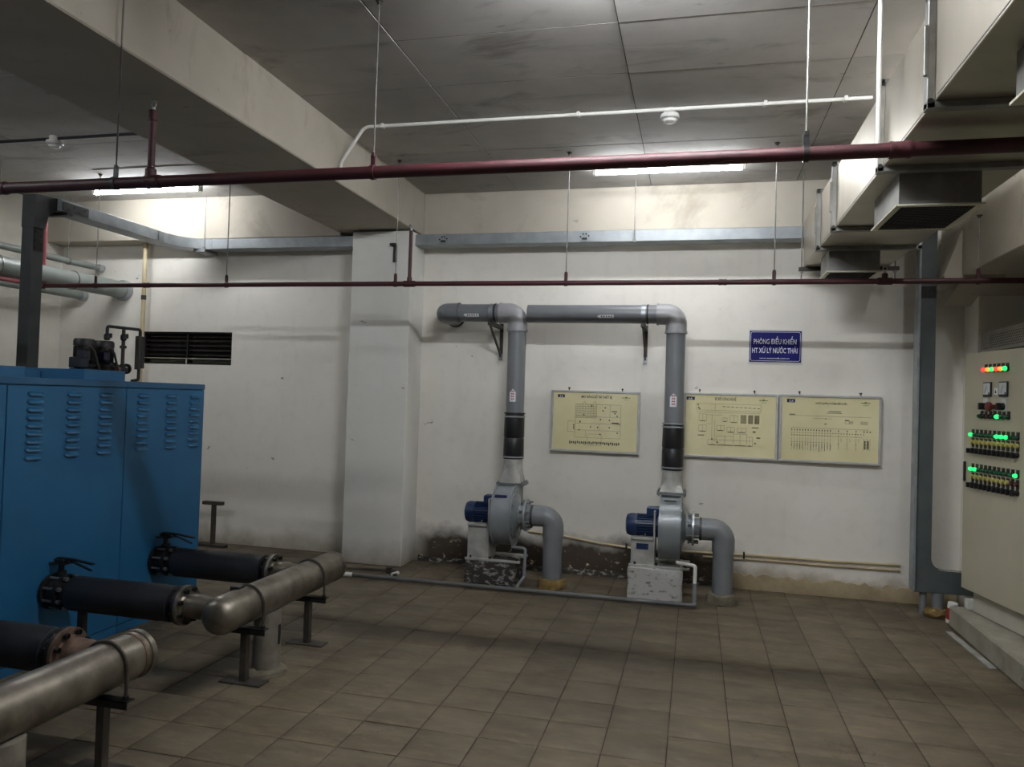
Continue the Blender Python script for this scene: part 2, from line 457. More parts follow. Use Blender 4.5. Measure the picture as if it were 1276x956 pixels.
# vent ------------------------------------------------------------
vt = thing('vent_grille', 'wide black louvred vent set into the back wall at the left', 'vent', ((VX0+VX1)/2, YB+.02, VZ0))
b = MB(); e = .018; ya, yb_ = YB+.015, YB+.10
b.box(VX0, VX1, ya, yb_, VZ1-e, VZ1); b.box(VX0, VX1, ya, yb_, VZ0, VZ0+e); b.box(VX0, VX0+e, ya, yb_, VZ0, VZ1); b.box(VX1-e, VX1, ya, yb_, VZ0, VZ1)
b.box(-5.48, -5.46, ya, yb_, VZ0, VZ1)
b.build('frame', 'louver', vt)
for sx0, sx1 in ((VX0+e, -5.482), (-5.458, VX1-e)):
    for k in range(6):
        z = VZ0+.07+k*.052
        q = MB(); q.obox(((sx0+sx1)/2, YB+.055, z), (1, 0, 0), (0, .8, .6), (0, -.6, .8), (sx1-sx0)/2, .038, .002)
        q.build('slat', 'louver', vt)
MB().box(VX0+.005, VX1-.005, YB+.005, YB+.014, VZ0+.062, VZ0+.07).build('wire', 'cream', vt)
MB().box(-5.474, -5.466, YB+.005, YB+.014, VZ0+.005, VZ0+.07).build('wire', 'cream', vt)

# ================================================================== LAMPS
def emit_tube(power):
    k = 'lamp_tube_%d' % round(power*100)
    if k not in M: M[k] = emit('lamp_tube', LAMP_COL, LAMP*power)
    return k
def batten(cx, cy, label, power=1., half=.635, along='x'):
    t = thing('batten_lamp', label, 'lamp', (cx, cy, ZC-.09), 'batten lamps on the ceiling')
    L = half; zt = ZC-.062
    def B(l0, l1, w, z0, z1, bev=0):
        return MB().box(cx+l0, cx+l1, cy-w, cy+w, z0, z1, bev) if along == 'x' else MB().box(cx-w, cx+w, cy+l0, cy+l1, z0, z1, bev)
    B(-L, L, .02, ZC-.024, ZC, .003).build('housing', 'white', t)
    d = (1, 0, 0) if along == 'x' else (0, 1, 0); o = Vector((cx, cy, zt))-Vector(d)*(L-.03)
    MB().lathe(o, d, [(0, .021), (2*L-.06, .021)], 16).build('tube', emit_tube(power), t)
    for s_ in (-1, 1):
        l0, l1 = sorted((s_*(L-.03), s_*L))
        B(l0, l1, .023, ZC-.088, ZC-.02, .004).build('lamp_holder', 'white', t)
RX, LX = -.285, -5.44
batten(RX, 6.5, 'lit white batten lamp on the ceiling right of the big beam', .45)
batten(LX, 6.5, 'lit white batten lamp on the ceiling left of the big beam', .5)
batten(RX, 3.18, 'lit batten lamp on the right bay ceiling just above the picture', 2.1)
batten(RX, -.3, 'lit batten lamp on the right bay ceiling behind the camera', .6)
batten(LX, 2.2, 'lit batten lamp on the left bay ceiling outside the picture', .7)
batten(1.77, 4.7, 'short unseen fill lamp added on the ceiling between duct and right beam', .85, .32, 'y')  # added out of view to brighten the right beam and wall end

# ================================================================== SPRINKLER PIPES
def coupling(p, x, y, z, r, w=.035, m='red', name='coupling'):
    b = MB(); b.lathe((x-w, y, z), (1, 0, 0), [(0, r), (0, r*1.16), (.012, r*1.22), (.02, r*1.14), (2*w-.02, r*1.14), (2*w-.012, r*1.22), (2*w, r*1.16), (2*w, r)], 18, closed=True)
    return b.build(name, m, p)
def sprinkler_head(p, x, y, z):
    b = MB(); b.cyl((x, y, z), (x, y, z+.02), .012, 10); b.ring((x, y-.004, z+.035), (0, 1, 0), .012, .017, .008, 14); b.cyl((x, y, z+.05), (x, y, z+.053), .02, 12)
    return b.build('sprinkler_head', 'galv', p)
YP, ZP, RP = 3.6, 2.80, .032
bp = thing('sprinkler_pipe', 'thick dark red pipe hung across the whole room below the ceiling', 'pipe', (-1.5, YP, ZP-RP))
MB().cyl((XL, YP, ZP), (XR, YP, ZP), RP, 20).build('main', 'red', bp)
for x in (-4.02, .84, -2.97): coupling(bp, x, YP, ZP, RP, .045)
sx = -2.99
MB().cyl((sx, YP, ZP), (sx, YP, 3.2), .019, 14).build('riser', 'red', bp)
MB().lathe((sx, YP, ZP+.02), (0, 0, 1), [(0, .03), (.05, .03), (.055, .024), (.06, .019)], 16).build('riser_socket', 'red', bp)
b = MB(); b.lathe((sx, YP, 3.14), (0, 0, 1), [(0, .019), (.004, .025), (.06, .025), (.064, .019)], 14)
b.build('riser_socket', 'red', bp)
sprinkler_head(bp, sx, YP, 3.2)
YT, ZT, RT = 6.12, 2.62, .021
tp = thing('sprinkler_pipe', 'thin dark red pipe running level in front of the back wall', 'pipe', (-1.5, YT, ZT-RT))
MB().cyl((-6.27, YT, ZT), (2.6, YT, ZT), RT, 16).build('main', 'red', tp)
for x in (-5.08, .18): coupling(tp, x, YT, ZT, RT, .03)
for x, z1 in ((-2.43, 3.08), (1.345, 2.68)):
    MB().cyl((x, YT, ZT), (x, YT, z1), .016, 12).build('riser', 'red', tp)
    b = MB(); b.lathe((x-.05, YT, ZT), (1, 0, 0), [(0, RT), (0, RT*1.3), (.1, RT*1.3), (.1, RT)], 16, closed=True); b.lathe((x, YT, ZT+.01), (0, 0, 1), [(0, .022), (.045, .022), (.05, .016)], 14)
    b.build('tee', 'red', tp)
    sprinkler_head(tp, x, YT, z1)
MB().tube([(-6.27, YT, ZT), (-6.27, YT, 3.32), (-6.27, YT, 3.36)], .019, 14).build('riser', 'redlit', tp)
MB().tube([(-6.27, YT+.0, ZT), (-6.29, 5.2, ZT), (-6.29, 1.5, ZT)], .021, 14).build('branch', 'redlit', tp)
MB().lathe((-6.27, YT, ZT-.03), (0, 0, 1), [(0, .026), (.08, .026)], 14).build('elbow', 'red', tp)

def hanger(x, y, z, r, top, label, group, m='rod', mid=None, cl='red'):
    t = thing('pipe_hanger', label, 'hanger', (x, y, z-r), group)
    path = [(x, y, z+r+.05)]+(mid or [])+[top]
    b = MB(); b.tube(path, .0045, 8); b.build('rod', m, t)
    b = MB(); b.ring((x-.012, y, z), (1, 0, 0), r+.001, r+.006, .024, 18); b.box(x-.014, x+.014, y-.006, y+.006, z+r, z+r+.06, .002); b.lathe((x, y, z+r+.05), (0, 0, 1), [(0, .012), (.02, .012)], 6)
    b.build('clamp', cl, t)
    tx, ty, tz = top
    MB().lathe((tx, ty, tz-.02), (0, 0, 1), [(0, .012), (.012, .012), (.014, .02), (.02, .02)], 10).build('anchor', 'dkangle', t)
G1 = 'hangers of the thick red pipe'
hanger(-3.22, YP, ZP, RP, (-2.69, 3.01, 3.695), 'thin slanting rod hanger of the thick red pipe by the big beam', G1, mid=[(-2.69, 3.01, 3.27)], cl='darkriser')
hanger(-1.65, YP, ZP, RP, (-1.65, YP, ZC), 'pale rod hanger of the thick red pipe, in front of the big beam end', G1)
hanger(.452, YP, ZP, RP, (.452, YP, ZC), 'rod hanger of the thick red pipe left of the air duct', G1, cl='iron')
G2 = 'hangers of the thin red pipe'
hanger(-4.222, YT, ZT, RT, (-4.222, YT, ZC), 'thin rod hanger of the thin red pipe above the vent', G2)
hanger(-2.56, YT, ZT, RT, (-2.56, YT, ZC), 'thin rod hanger of the thin red pipe in front of the column', G2)
hanger(-1.063, YT, ZT, RT, (-1.063, YT, ZC), 'thin rod hanger of the thin red pipe between the two blowers', G2)
hanger(.56, YT, ZT, RT, (.56, YT, ZC), 'thin rod hanger of the thin red pipe above the blue sign', G2)
hanger(-5.65, YT, ZT, RT, (-5.65, YT, ZC), 'thin rod hanger of the thin red pipe nearest its left end', G2)
hanger(1.97, YT, ZT, RT, (1.97, YT, 3.1), 'short rod hanger of the thin red pipe beside the right concrete beam', G2)
# white conduit drop beside the duct
t = thing('conduit', 'white electrical conduit running across the ceiling past the smoke detector', 'conduit', (-.5, 5.27, 3.66))
MB().tube([(-2.69, 5.29, 3.29), (-2.69, 5.28, 3.42), (-2.5, 5.27, 3.683), (1.06, 5.27, 3.683)], .0125, 10, .08).build('tube', 'white', t)
for x in (-2.35, -.86, .4, .9): MB().box(x-.012, x+.012, 5.25, 5.29, 3.667, 3.70, .002).build('clip', 'white', t)
t = thing('conduit', 'white vertical conduit dropping from the ceiling just left of the duct', 'conduit', (.79, 3.66, 2.83))
MB().cyl((.765, 3.67, 2.80), (.765, 3.67, ZC), .011, 10).build('tube', 'white', t)
MB().lathe((.765, 3.67, ZC-.02), (0, 0, 1), [(0, .018), (.02, .018)], 10).build('socket', 'white', t)
t = thing('conduit', 'dark conduit crossing the left bay ceiling to the left smoke detector', 'conduit', (-5.2, 5.13, 3.66))
MB().cyl((XL, 5.13, 3.683), (-3.55, 5.13, 3.683), .013, 10).build('tube', 'black', t)
def detector(x, y, label):
    t = thing('smoke_detector', label, 'detector', (x, y, 3.58), 'smoke detectors on the ceiling')
    MB().lathe((x, y, ZC), (0, 0, -1), [(0, .04), (.045, .04), (.045, .03)], 20).build('junction_box', 'white', t)
    MB().lathe((x, y, ZC-.04), (0, 0, -1), [(0, .062), (.018, .066), (.03, .06), (.036, .045), (.05, .042), (.056, .03), (.058, 0)], 24).build('head', 'white', t)
    MB().ring((x, y, ZC-.068), (0, 0, -1), .05, .064, .004, 24).build('trim_ring', 'galv', t)
detector(-.227, 5.31, 'white round smoke detector on the ceiling of the right bay')
detector(-5.2, 5.13, 'round smoke detector on the ceiling of the left bay')

# ================================================================== CABLE TRAYS
def plate_bolts(b, pts, ax, r=.007, th=.006):
    for p in pts: b.cyl(p, Vector(p)+Vector(ax)*th, r, 8)
ct = thing('cable_tray', 'grey metal cable tray along the back wall turning forward at the left', 'cable tray', (-2, 7.07, 3.135))
Y0, Y1, TZ0, TZ1 = 6.97, 7.16, 3.135, 3.24
MB().box(-5.0, .9+.95, Y0, Y1, TZ0, TZ1, .003).build('wall_run', 'tray', ct)
# curved bend
b = MB(); n = 8; cx_, cy_ = -5.0, 6.67; ri, ro = .30, .49
rings = []
for k in range(n+1):
    a = PI/2+PI/2*k/n
    rings.append([Vector((cx_+math.cos(a)*r, cy_+math.sin(a)*r, z)) for r, z in ((ri, TZ0), (ro, TZ0), (ro, TZ1), (ri, TZ1))])
b.rings(rings); b.build('bend', 'tray', ct)
MB().box(-5.49, -5.30, 5.32, 6.67, TZ0, TZ1, .003).build('cross_run', 'tray', ct)
MB().prism([(5.32, TZ1), (5.10, TZ1-.02), (5.10, 2.95), (5.21, 2.95), (5.24, TZ0-.06), (5.32, TZ0)], 'x', -5.465, -5.335).build('drop_bend', 'darkriser', ct)
MB().box(-5.46, -5.345, 5.10, 5.21, .0, 2.95, .003).build('riser', 'darkriser', ct)
def joint(x, z=TZ0+.045):
    b = MB(); b.box(x-.05, x+.05, Y0-.004, Y0, z-.035, z+.035, .001); q = b.build('joint_plate', 'tray', ct)
    b = MB(); plate_bolts(b, [(x-.037, Y0-.004, z+.005), (x+.037, Y0-.004, z+.012), (x-.014, Y0-.004, z+.03), (x+.014, Y0-.004, z+.03)], (0, -1, 0), .008); b.box(x-.024, x+.024, Y0-.014, Y0-.004, z-.022, z-.004)
    b.build('joint_bolt', 'iron', q)['kind'] = 'stuff'
for x in (-5.13, -2.43, -1.045): joint(x)
MB().box(-5.2, -5.06, 6.94, 7.17, TZ0-.035, TZ0-.002, .003).build('support_bracket', 'galvdull', ct)
for x in (-5.08, -.585):
    b = MB(); b.cyl((x, Y0-.014, TZ0-.01), (x, Y0-.014, ZC), .005, 8); b.box(x-.012, x+.012, Y0-.028, Y0, TZ0-.012, TZ0+.02, .002); b.build('hanger_rod', 'rod', ct)
b = MB(); b.box(-5.30, -5.294, 5.34, 5.62, TZ0+.01, TZ1-.02); plate_bolts(b, [(-5.294, 5.40+.06*i, TZ0+.03+.03*(i % 2)) for i in range(4)], (1, 0, 0)); b.box(-5.5, -5.27, 5.36, 5.42, TZ0-.03, TZ0-.004)
b.build('joint_plate', 'iron', ct)
b = MB(); plate_bolts(b, [(-5.345, 5.13+.05*(i % 2), 2.78+.035*i) for i in range(5)], (1, 0, 0), .011, .008); b.box(-5.345, -5.341, 5.11, 5.20, 2.76, 2.94); b.build('joint_plate', 'iron', ct)
MB().box(-5.28, -5.273, 6.5, 6.58, TZ0-.005, TZ0+.09).build('joint_plate', 'galvdull', ct)
t = thing('tray_bracket', 'small dark angle bracket on the column under the cable tray', 'bracket', (-2.885, 6.9, 2.95))
MB().box(-2.905, -2.868, 6.862, 6.879, 2.95, 3.13, .002).build('upright', 'iron', t)
MB().box(-2.93, -2.868, 6.83, 6.879, 3.108, 3.132, .002).build('arm', 'iron', t)
# right riser
cr = thing('cable_riser', 'green grey metal cable trunking rising along the back wall beside the control cabinet', 'cable tray', (1.83, 6.87, .19))
def riser_mb():
    b = MB()
    out = [(1.772, .19), (2.25, .19), (2.25, .37)] + [(1.893+.10-.10*math.cos(a)+0*a, .37+.10-.10*math.sin(a)) for a in [PI/2-PI/2*k/6 for k in range(7)]] + [(1.893, 3.2), (1.772, 3.2)]
    return b, out
b, out = riser_mb()
b.prism(out, 'y', 6.83, 6.834)                                   # front web
b.build('cover', 'riser', cr)
b = MB(); b.box(1.752, 1.772, 6.80, 6.92, .20, 3.2, .003); b.build('left_flange', 'tray', cr)  # paler grey than the cover, paints the light on this side
MB().box(1.889, 1.893, 6.834, 6.92, .47, 3.2).build('right_flange', 'riser', cr)
MB().box(1.772, 2.25, 6.834, 6.92, .186, .19).build('bottom_flange', 'riser', cr)
MB().tube([(1.893, 6.877, .47), (1.9, 6.877, .42), (1.93, 6.877, .385), (2.0, 6.877, .37), (2.24, 6.877, .37)], .003, 6).build('inner_edge', 'riser', cr)
for z in (.585, 2.64):
    b = MB(); b.box(1.778, 1.889, 6.825, 6.83, z-.05, z+.05, .001); plate_bolts(b, [(1.80, 6.825, z), (1.835, 6.825, z+.035), (1.865, 6.825, z-.01), (1.83, 6.825, z-.035)], (0, -1, 0), .01); b.build('joint_plate', 'riser' if z < 1 else 'iron', cr)
t = thing('floor_conduit', 'thick of two grey pipes under the trunking foot, in a crumbly floor collar', 'pipe', (1.955, 6.86, 0))
MB().cyl((1.955, 6.865, 0), (1.955, 6.865, .186), .045, 16).build('tube', 'pvc', t)
MB().lathe((1.945, 6.85, 0), (0, 0, 1), [(0, .1), (.03, .105), (.06, .085), (.065, .04)], 14).jitter(.012).build('collar', 'collar', t)
t = thing('floor_conduit', 'thinner of two grey pipes under the trunking foot', 'pipe', (1.85, 6.88, 0))
MB().cyl((1.852, 6.885, 0), (1.852, 6.885, .186), .028, 14).build('tube', 'pvc', t)

# ================================================================== DUCT
dt = thing('air_duct', 'rectangular sheet metal air duct hung below the ceiling at the right', 'duct', (1.2, 4.5, 2.87))
DX0, DX1, DZ0, DZ1 = .876, 1.54, 2.868, 3.275
ys = [0.6, 2.0, 3.25, 4.08, 5.4, 6.05, 6.955]
for a, c in zip(ys, ys[1:]):
    MB().box(DX0, DX1, a+.002, c-.002, DZ0, DZ1, .003).build('duct_section', 'duct', dt)
    MB().box(DX0-.002, DX0, a+.06, c-.06, DZ0+.012, DZ0+.016).build('seam', 'ductflange', dt)
for y in ys[1:-1]:
    b = MB(); f = .03
    b.box(DX0-f, DX0, y-.025, y+.025, DZ0-f, DZ1+f, .002); b.box(DX1, DX1+f, y-.025, y+.025, DZ0-f, DZ1+f, .002)
    b.box(DX0-f, DX1+f, y-.025, y+.025, DZ0-f+.002, DZ0, .002); b.box(DX0-f, DX1+f, y-.025, y+.025, DZ1, DZ1+f, .002)
    b.build('flange', 'ductflange', dt)
    b = MB()
    for z in (DZ0-.002, DZ1+.005): b.cyl((DX0-f/2-.004, y-.025, z), (DX0-f/2-.004, y-.034, z), .011, 10)
    b.build('bolt', 'iron', dt)
    MB().box(DX0-f-.014, DX0-f, y-.03, y-.012, DZ0+.10, DZ0+.30, .002).build('cleat', 'ductflange', dt)
def diffuser(x0, x1, y0, y1, dz):
    MB().box(x0+.015, x1-.015, y0+.015, y1-.015, dz, DZ0).build('neck', 'ductflange', dt)
    b = MB(); e = .03
    for bx in ((x0, x1, y0, y0+e), (x0, x1, y1-e, y1), (x0, x0+e, y0+e, y1-e), (x1-e, x1, y0+e, y1-e)): b.box(*bx, dz-.006, dz+.004, .001)
    b.build('diffuser_frame', 'cream', dt)
    b = MB(); n = 14
    for i in range(1, n): 
        x = x0+e+(x1-x0-2*e)*i/n; b.box(x-.001, x+.001, y0+e, y1-e, dz-.004, dz+.012)
    m_ = 20
    for i in range(1, m_):
        y = y0+e+(y1-y0-2*e)*i/m_; b.box(x0+e, x1-e, y-.001, y+.001, dz-.004, dz+.012)
    g = b.build('grille', 'black', dt); g['kind'] = 'stuff'
diffuser(.962, 1.37, 4.17, 4.75, 2.70)
diffuser(.94, 1.33, 6.13, 6.54, 2.70)
diffuser(1.0, 1.4, 2.3, 2.85, 2.70)
t = thing('duct_support', 'dark angle bar under the far end of the duct on threaded rods', 'bracket', (1.2, 7.0, 2.83))
MB().box(.83, 1.62, 6.865, 6.905, 2.833, 2.865, .002).build('bar', 'dkangle', t)
for x in (.852, 1.59):
    b = MB(); b.cyl((x, 6.885, 2.76), (x, 6.885, ZC), .006, 8); b.cyl((x, 6.885, 2.815), (x, 6.885, 2.832), .014, 6); b.build('threaded_rod', 'rod', t)

# ================================================================== BLOWERS
def elbow_pts(p, a, c, r):
    return [a, p, c]
def blower(cx, cz, bz, bx0, bx1, label, blabel, plabel, ilabel, side, pipe_end, sleeve, red, arrow, foot, blockm):
    cy = 6.65; py = 6.87
    # concrete base
    b = MB(); b.box(bx0, bx1, 6.50, 6.98, 0, bz, .012)
    bmesh.ops.subdivide_edges(b.bm, edges=b.bm.edges[:], cuts=3, use_grid_fill=True); b.jitter(.006, .01)
    pl = b.build('concrete_block', blockm); tag(pl, blabel, 'concrete block', 'concrete blocks under the blowers')
    t = thing('blower', label, 'blower', (cx, cy, bz), 'grey centrifugal blowers')
    w = .083
    # volute scroll around (cy, cz), outlet upwards on the wall side
    pts = [(6.965, .86), (6.965, cz)]
    for k in range(1, 25):
        a = -k/24*1.5*PI
        pts.append((cy+.02+math.cos(a)*(.295-.055*k/24), cz+math.sin(a)*(.295-.055*k/24)))
    pts += [(6.775, cz+.235), (6.775, .86)]
    b = MB(); b.prism(pts, 'x', cx-w, cx+w); b.build('volute', 'fan', t)
    def rimpts(d): return [(cy+.02+math.cos(-k/30*1.6*PI)*(.295-.055*k/30+d), cz+math.sin(-k/30*1.6*PI)*(.295-.055*k/30+d)) for k in range(31)]
    b = MB()
    for sgn in (-1, 1):
        x = cx+sgn*w
        rings = [[Vector((x-.005, y, z)), Vector((x+.005, y, z)), Vector((x+.005, y2, z2)), Vector((x-.005, y2, z2))] for (y, z), (y2, z2) in zip(rimpts(.0), rimpts(.012))]
        b.rings(rings)
    b.build('rim', 'fan', t)
    # front cover disc, cone and inlet flange (towards +x)
    x1 = cx+w
    MB().lathe((x1, cy, cz), (1, 0, 0), [(0, .215), (.012, .215), (.016, .20), (.03, .14), (.05, .105), (.105, .095), (.11, .1)], 28).build('inlet_cone', 'fan', t)
    b = MB()
    for k in range(12):
        a = 2*PI*k/12; b.cyl((x1+.008, cy+math.cos(a)*.2, cz+math.sin(a)*.2), (x1+.02, cy+math.cos(a)*.2, cz+math.sin(a)*.2), .009, 6)
    b.build('cover_bolt', 'galvdull', t)
    fx = x1+.10
    MB().ring((fx, cy, cz), (1, 0, 0), .07, .145, .018, 28).build('inlet_flange', 'galv', t)
    b = MB()
    for k in range(8):
        a = 2*PI*(k+.5)/8; p = Vector((fx-.035, cy+math.cos(a)*.122, cz+math.sin(a)*.122)); b.cyl(p, p+Vector((.09, 0, 0)), .008, 6); b.cyl(p, p+Vector((.014, 0, 0)), .014, 6)
    b.build('flange_bolt', 'galvdull', t)
    # motor (towards -x)
    x0 = cx-w
    b = MB(); b.lathe((x0, cy, cz), (-1, 0, 0), [(0, .1), (.02, .1), (.024, .082), (.20, .082)], 24)
    for k in range(26):
        a = 2*PI*k/26; c_, s_ = math.cos(a), math.sin(a)
        b.obox((x0-.112, cy+c_*.087, cz+s_*.087), (1, 0, 0), (0, c_, s_), (0, -s_, c_), .088, .009, .002)
    b.build('motor', 'motor', t)
    MB().lathe((x0-.195, cy, cz), (-1, 0, 0), [(0, .095), (.055, .096), (.085, .085), (.095, .06), (.098, 0)], 24).build('fan_cover', 'motor', t)
    MB().box(x0-.115, x0-.005, cy-.06, cy+.06, cz+.08, cz+.16, .008).build('terminal_box', 'motor', t)
    # pedestal
    b = MB(); b.box(x0-.235, x0-.04, cy-.11, cy+.11, bz, cz-.105, .003); b.build('pedestal', 'silver', t)
    b = MB(); b.box(x0-.05, x0-.035, cy-.13, cy+.13, bz, cz+.14, .002); b.box(x0-.25, cx+w+.09, cy-.135, cy-.11, bz, bz+.02, .002); b.box(x0-.25, cx+w+.09, cy+.11, cy+.2, bz, bz+.02, .002)
    b.box(x0-.235, x0-.04, cy-.13, cy+.13, cz-.108, cz-.088, .002)
    b.build('mounting_frame', 'silver', t)
    b = MB()
    for (x, y) in ((x0-.2, cy-.123), (x0-.02, cy-.123), (cx+w+.06, cy-.123)): b.cyl((x, y, bz+.018), (x, y, bz+.04), .009, 6)
    b.build('anchor_bolt', 'iron', t)
    b = MB(); b.box(x0-.16, x0-.14, cy-.04, cy+.0, cz-.09, cz-.08)
    b.cyl((x0-.12, cy-.07, cz-.09), (x0-.12, cy-.07, cz-.06), .006, 6); b.build('motor_stud', 'galv', t)
    # small plates
    a = math.radians(148); rr = .245
    u = Vector((0, math.cos(a), math.sin(a))); tn = Vector((0, -math.sin(a), math.cos(a)))
    pc = Vector((cx, cy+.02, cz))+u*(rr+.012)
    if side: 
        o = MB().obox((cx-.01, 6.485, cz+.175), (1, 0, 0), (0, .80, .60), (0, -.60, .80), .055, .014, .002).build('nameplate', 'logo', t)
        o['label'] = 'small dark blue plate on the scroll'
    else:
        o = MB().box(x0-.19, x0-.09, cy-.1125, cy-.11, cz-.19, cz-.14).build('nameplate', 'motor', t); o['label'] = 'small blue plate on the pedestal'
        MB().obox((cx, 6.54, cz+.232), (1, 0, 0), (0, .95, .3), (0, -.3, .95), .05, .01, .0015).build('slot_plate', 'iron', t)
    # outlet reducer: square flange to round spigot
    b = MB(); b.box(cx-.125, cx+.125, py-.125, py+.125, .86, .872, .001); b.box(cx-.125, cx+.125, py-.125, py+.125, .874, .886, .001)
    for sx_ in (-1, 1):
        for sy_ in (-1, 0, 1): b.cyl((cx+sx_*.11, py+sy_*.1, .85), (cx+sx_*.11, py+sy_*.1, .90), .007, 6)
    b.build('outlet_flange', 'galvdull', t)
    n = 24; sq = []; q = .1
    for k in range(n):
        a = 2*PI*k/n; c_, s_ = math.cos(a), math.sin(a); m_ = max(abs(c_), abs(s_)); sq.append((c_/m_*q, s_/m_*q))
    ci = [(math.cos(2*PI*k/n), math.sin(2*PI*k/n)) for k in range(n)]
    b = MB(); rings = [[Vector((cx+x, py+y, .886)) for x, y in sq]]
    for f in (.35, .7, 1): rings.append([Vector((cx+sq[k][0]*(1-f)+ci[k][0]*.088*f, py+sq[k][1]*(1-f)+ci[k][1]*.088*f, .886+(red-.946)*f)) for k in range(n)])
    rings.append([Vector((cx+c*.088, py+s_*.088, red)) for c, s_ in ci])
    b.rings(rings); b.build('outlet_reducer', 'silver', t)
    # ------------- exhaust pipe
    e = thing('exhaust_pipe', plabel, 'pipe', (cx, py, red), 'grey exhaust pipes above the blowers')
    R = .084; zt = pipe_end['z']
    sb, st_ = sleeve
    MB().cyl((cx, py, st_-.02), (cx, py, zt-.11), R, 24).build('riser', 'pvc', e)
    MB().lathe((cx, py, sb), (0, 0, 1), [(0, .092), (.01, .096), ((st_-sb)*.45, .094), ((st_-sb)*.47, .09), ((st_-sb)*.5, .096), (st_-sb-.02, .093), (st_-sb, .088)], 24).build('rubber_sleeve', 'rubber', e)
    b = MB(); b.ring((cx, py, st_+.0), (0, 0, 1), .085, .098, .014, 24); b.build('clamp', 'rubber' if side else 'galv', e)
    b = MB(); b.ring((cx, py, st_-.03), (0, 0, 1), .093, .099, .014, 24); b.cyl((cx+.02, py-.1, st_-.023), (cx+.06, py-.1, st_-.023), .006, 8); b.build('hose_clamp', 'galv', e)
    b = MB(); b.ring((cx, py, sb+.012), (0, 0, 1), .093, .099, .014, 24); b.build('hose_clamp', 'galv', e)
    # elbow (upwards then to the left)
    b = MB(); b.tube([(cx, py, zt-.17), (cx, py, zt), (cx-.17, py, zt)], .093, 24, .085, 10); b.ring((cx, py, zt-.172), (0, 0, 1), .08, .098, .02, 24)
    b.ring((cx-.172, py, zt), (1, 0, 0), .08, .098, .02, 24)
    b.build('elbow', 'pvclight', e)
    xe = pipe_end['x']
    MB().cyl((cx-.15, py, zt), (xe, py, zt), R, 24).build('level_run', 'pvc', e)
    if pipe_end['wall']:
        b = MB(); b.tube([(xe+.16, py, zt), (xe, py, zt), (xe, YB-.01, zt)], .092, 24, .10, 10); b.ring((xe+.16, py, zt), (-1, 0, 0), .08, .097, .02, 24); b.build('elbow', 'pvc', e)
        b = MB(); b.ring((xe, YB-.03, zt-.0), (0, 1, 0), .09, .1, .028, 24); b.build('wall_collar', 'black', e)
    # strap + wall bracket
    bx = pipe_end['b']
    b = MB(); b.ring((bx-.018, py, zt), (1, 0, 0), R+.001, R+.005, .036, 24); b.build('strap', 'galv', e)
    b = MB(); b.ring((bx+.03, py, zt), (1, 0, 0), R+.001, R+.007, .012, 24); b.build('strap', 'black', e)
    b = MB(); b.bar((bx, py-.09, zt-R-.02), (bx, YB-.004, zt-R-.02), .035, .035); b.bar((bx, py-.07, zt-R-.03), (bx, YB-.01, zt-R-.30), .03, .012, (1, 0, 0)); b.bar((bx, YB-.006, zt-R+.02), (bx, YB-.006, zt-R-.34), .035, .006, (0, 1, 0))
    b.build('bracket', 'dkangle', e)
    MB().box(bx-.018, bx+.018, YB-.02, YB-.008, zt-R-.34, zt-R-.28).build('bracket_foot', 'galv', e)
    # arrow sticker wrapped on the riser
    def arrow_on(x, z0, z1):
        b = MB(); hw = .03
        def P(dx, z): 
            return Vector((x+dx, py-math.sqrt((R+.0015)**2-dx*dx), z))
        zz = z1-.035
        for i in range(4):
            d0_, d1_ = -hw+2*hw*i/4, -hw+2*hw*(i+1)/4
            b.quad(P(d0_, z0), P(d1_, z0), P(d1_, zz+(1-abs(d1_)/hw)*.035), P(d0_, zz+(1-abs(d0_)/hw)*.035))
        o = b.build('arrow_sticker', 'print', e)
        b = MB()
        for i in range(4):
            z = z0+.018+i*.024; b.quad(P(-.014, z)+Vector((0, -.001, 0)), P(.014, z)+Vector((0, -.001, 0)), P(.014, z+.012)+Vector((0, -.001, 0)), P(-.014, z+.012)+Vector((0, -.001, 0)))
        b.build('sticker_print', 'redink', o)
    arrow_on(cx-.005, *arrow)
    b = MB(); ax = pipe_end['a']
    ang = -.35
    def Q(x, d): 
        a = ang+d/R; return Vector((x, py-math.cos(a)*(R+.0015), zt+math.sin(a)*(R+.0015)))
    b.quad(Q(ax-.065, -.014), Q(ax+.065, -.014), Q(ax+.065, .014), Q(ax-.065, .014)); b.quad(Q(ax-.085, 0), Q(ax-.065, -.014), Q(ax-.065, .0), Q(ax-.065, .014))
    o = b.build('arrow_sticker', 'print', e)
    b = MB()
    for i in range(5): 
        x = ax-.05+i*.022; b.quad(Q(x, -.007)+Vector((0, -.001, 0)), Q(x+.013, -.007)+Vector((0, -.001, 0)), Q(x+.013, .007)+Vector((0, -.001, 0)), Q(x, .007)+Vector((0, -.001, 0)))
    b.build('sticker_print', 'inkpale', o)
    # ------------- inlet pipe
    i_ = thing('inlet_pipe', ilabel, 'pipe', (foot, cy, 0), 'grey inlet pipes of the blowers')
    MB().cyl((fx+.018, cy, cz), (foot-.14, cy, cz), .085, 24).build('stub', 'pvc', i_)
    b = MB(); b.tube([(foot-.18, cy, cz), (foot, cy, cz), (foot, cy, cz-.18)], .093, 24, .095, 10); b.build('elbow', 'pvc', i_)
    MB().ring((foot-.2, cy, cz), (1, 0, 0), .08, .0965, .02, 24).build('elbow_lip', 'darkriser', i_)
    MB().cyl((foot, cy, 0), (foot, cy, cz-.15), .086, 24).build('drop', 'pvc', i_)
    MB().lathe((foot, cy, 0), (0, 0, 1), [(0, .125), (.04, .128), (.075, .118), (.085, .08)], 18).jitter(.008).build('collar', 'collar' if side else 'mound', i_)
    return t

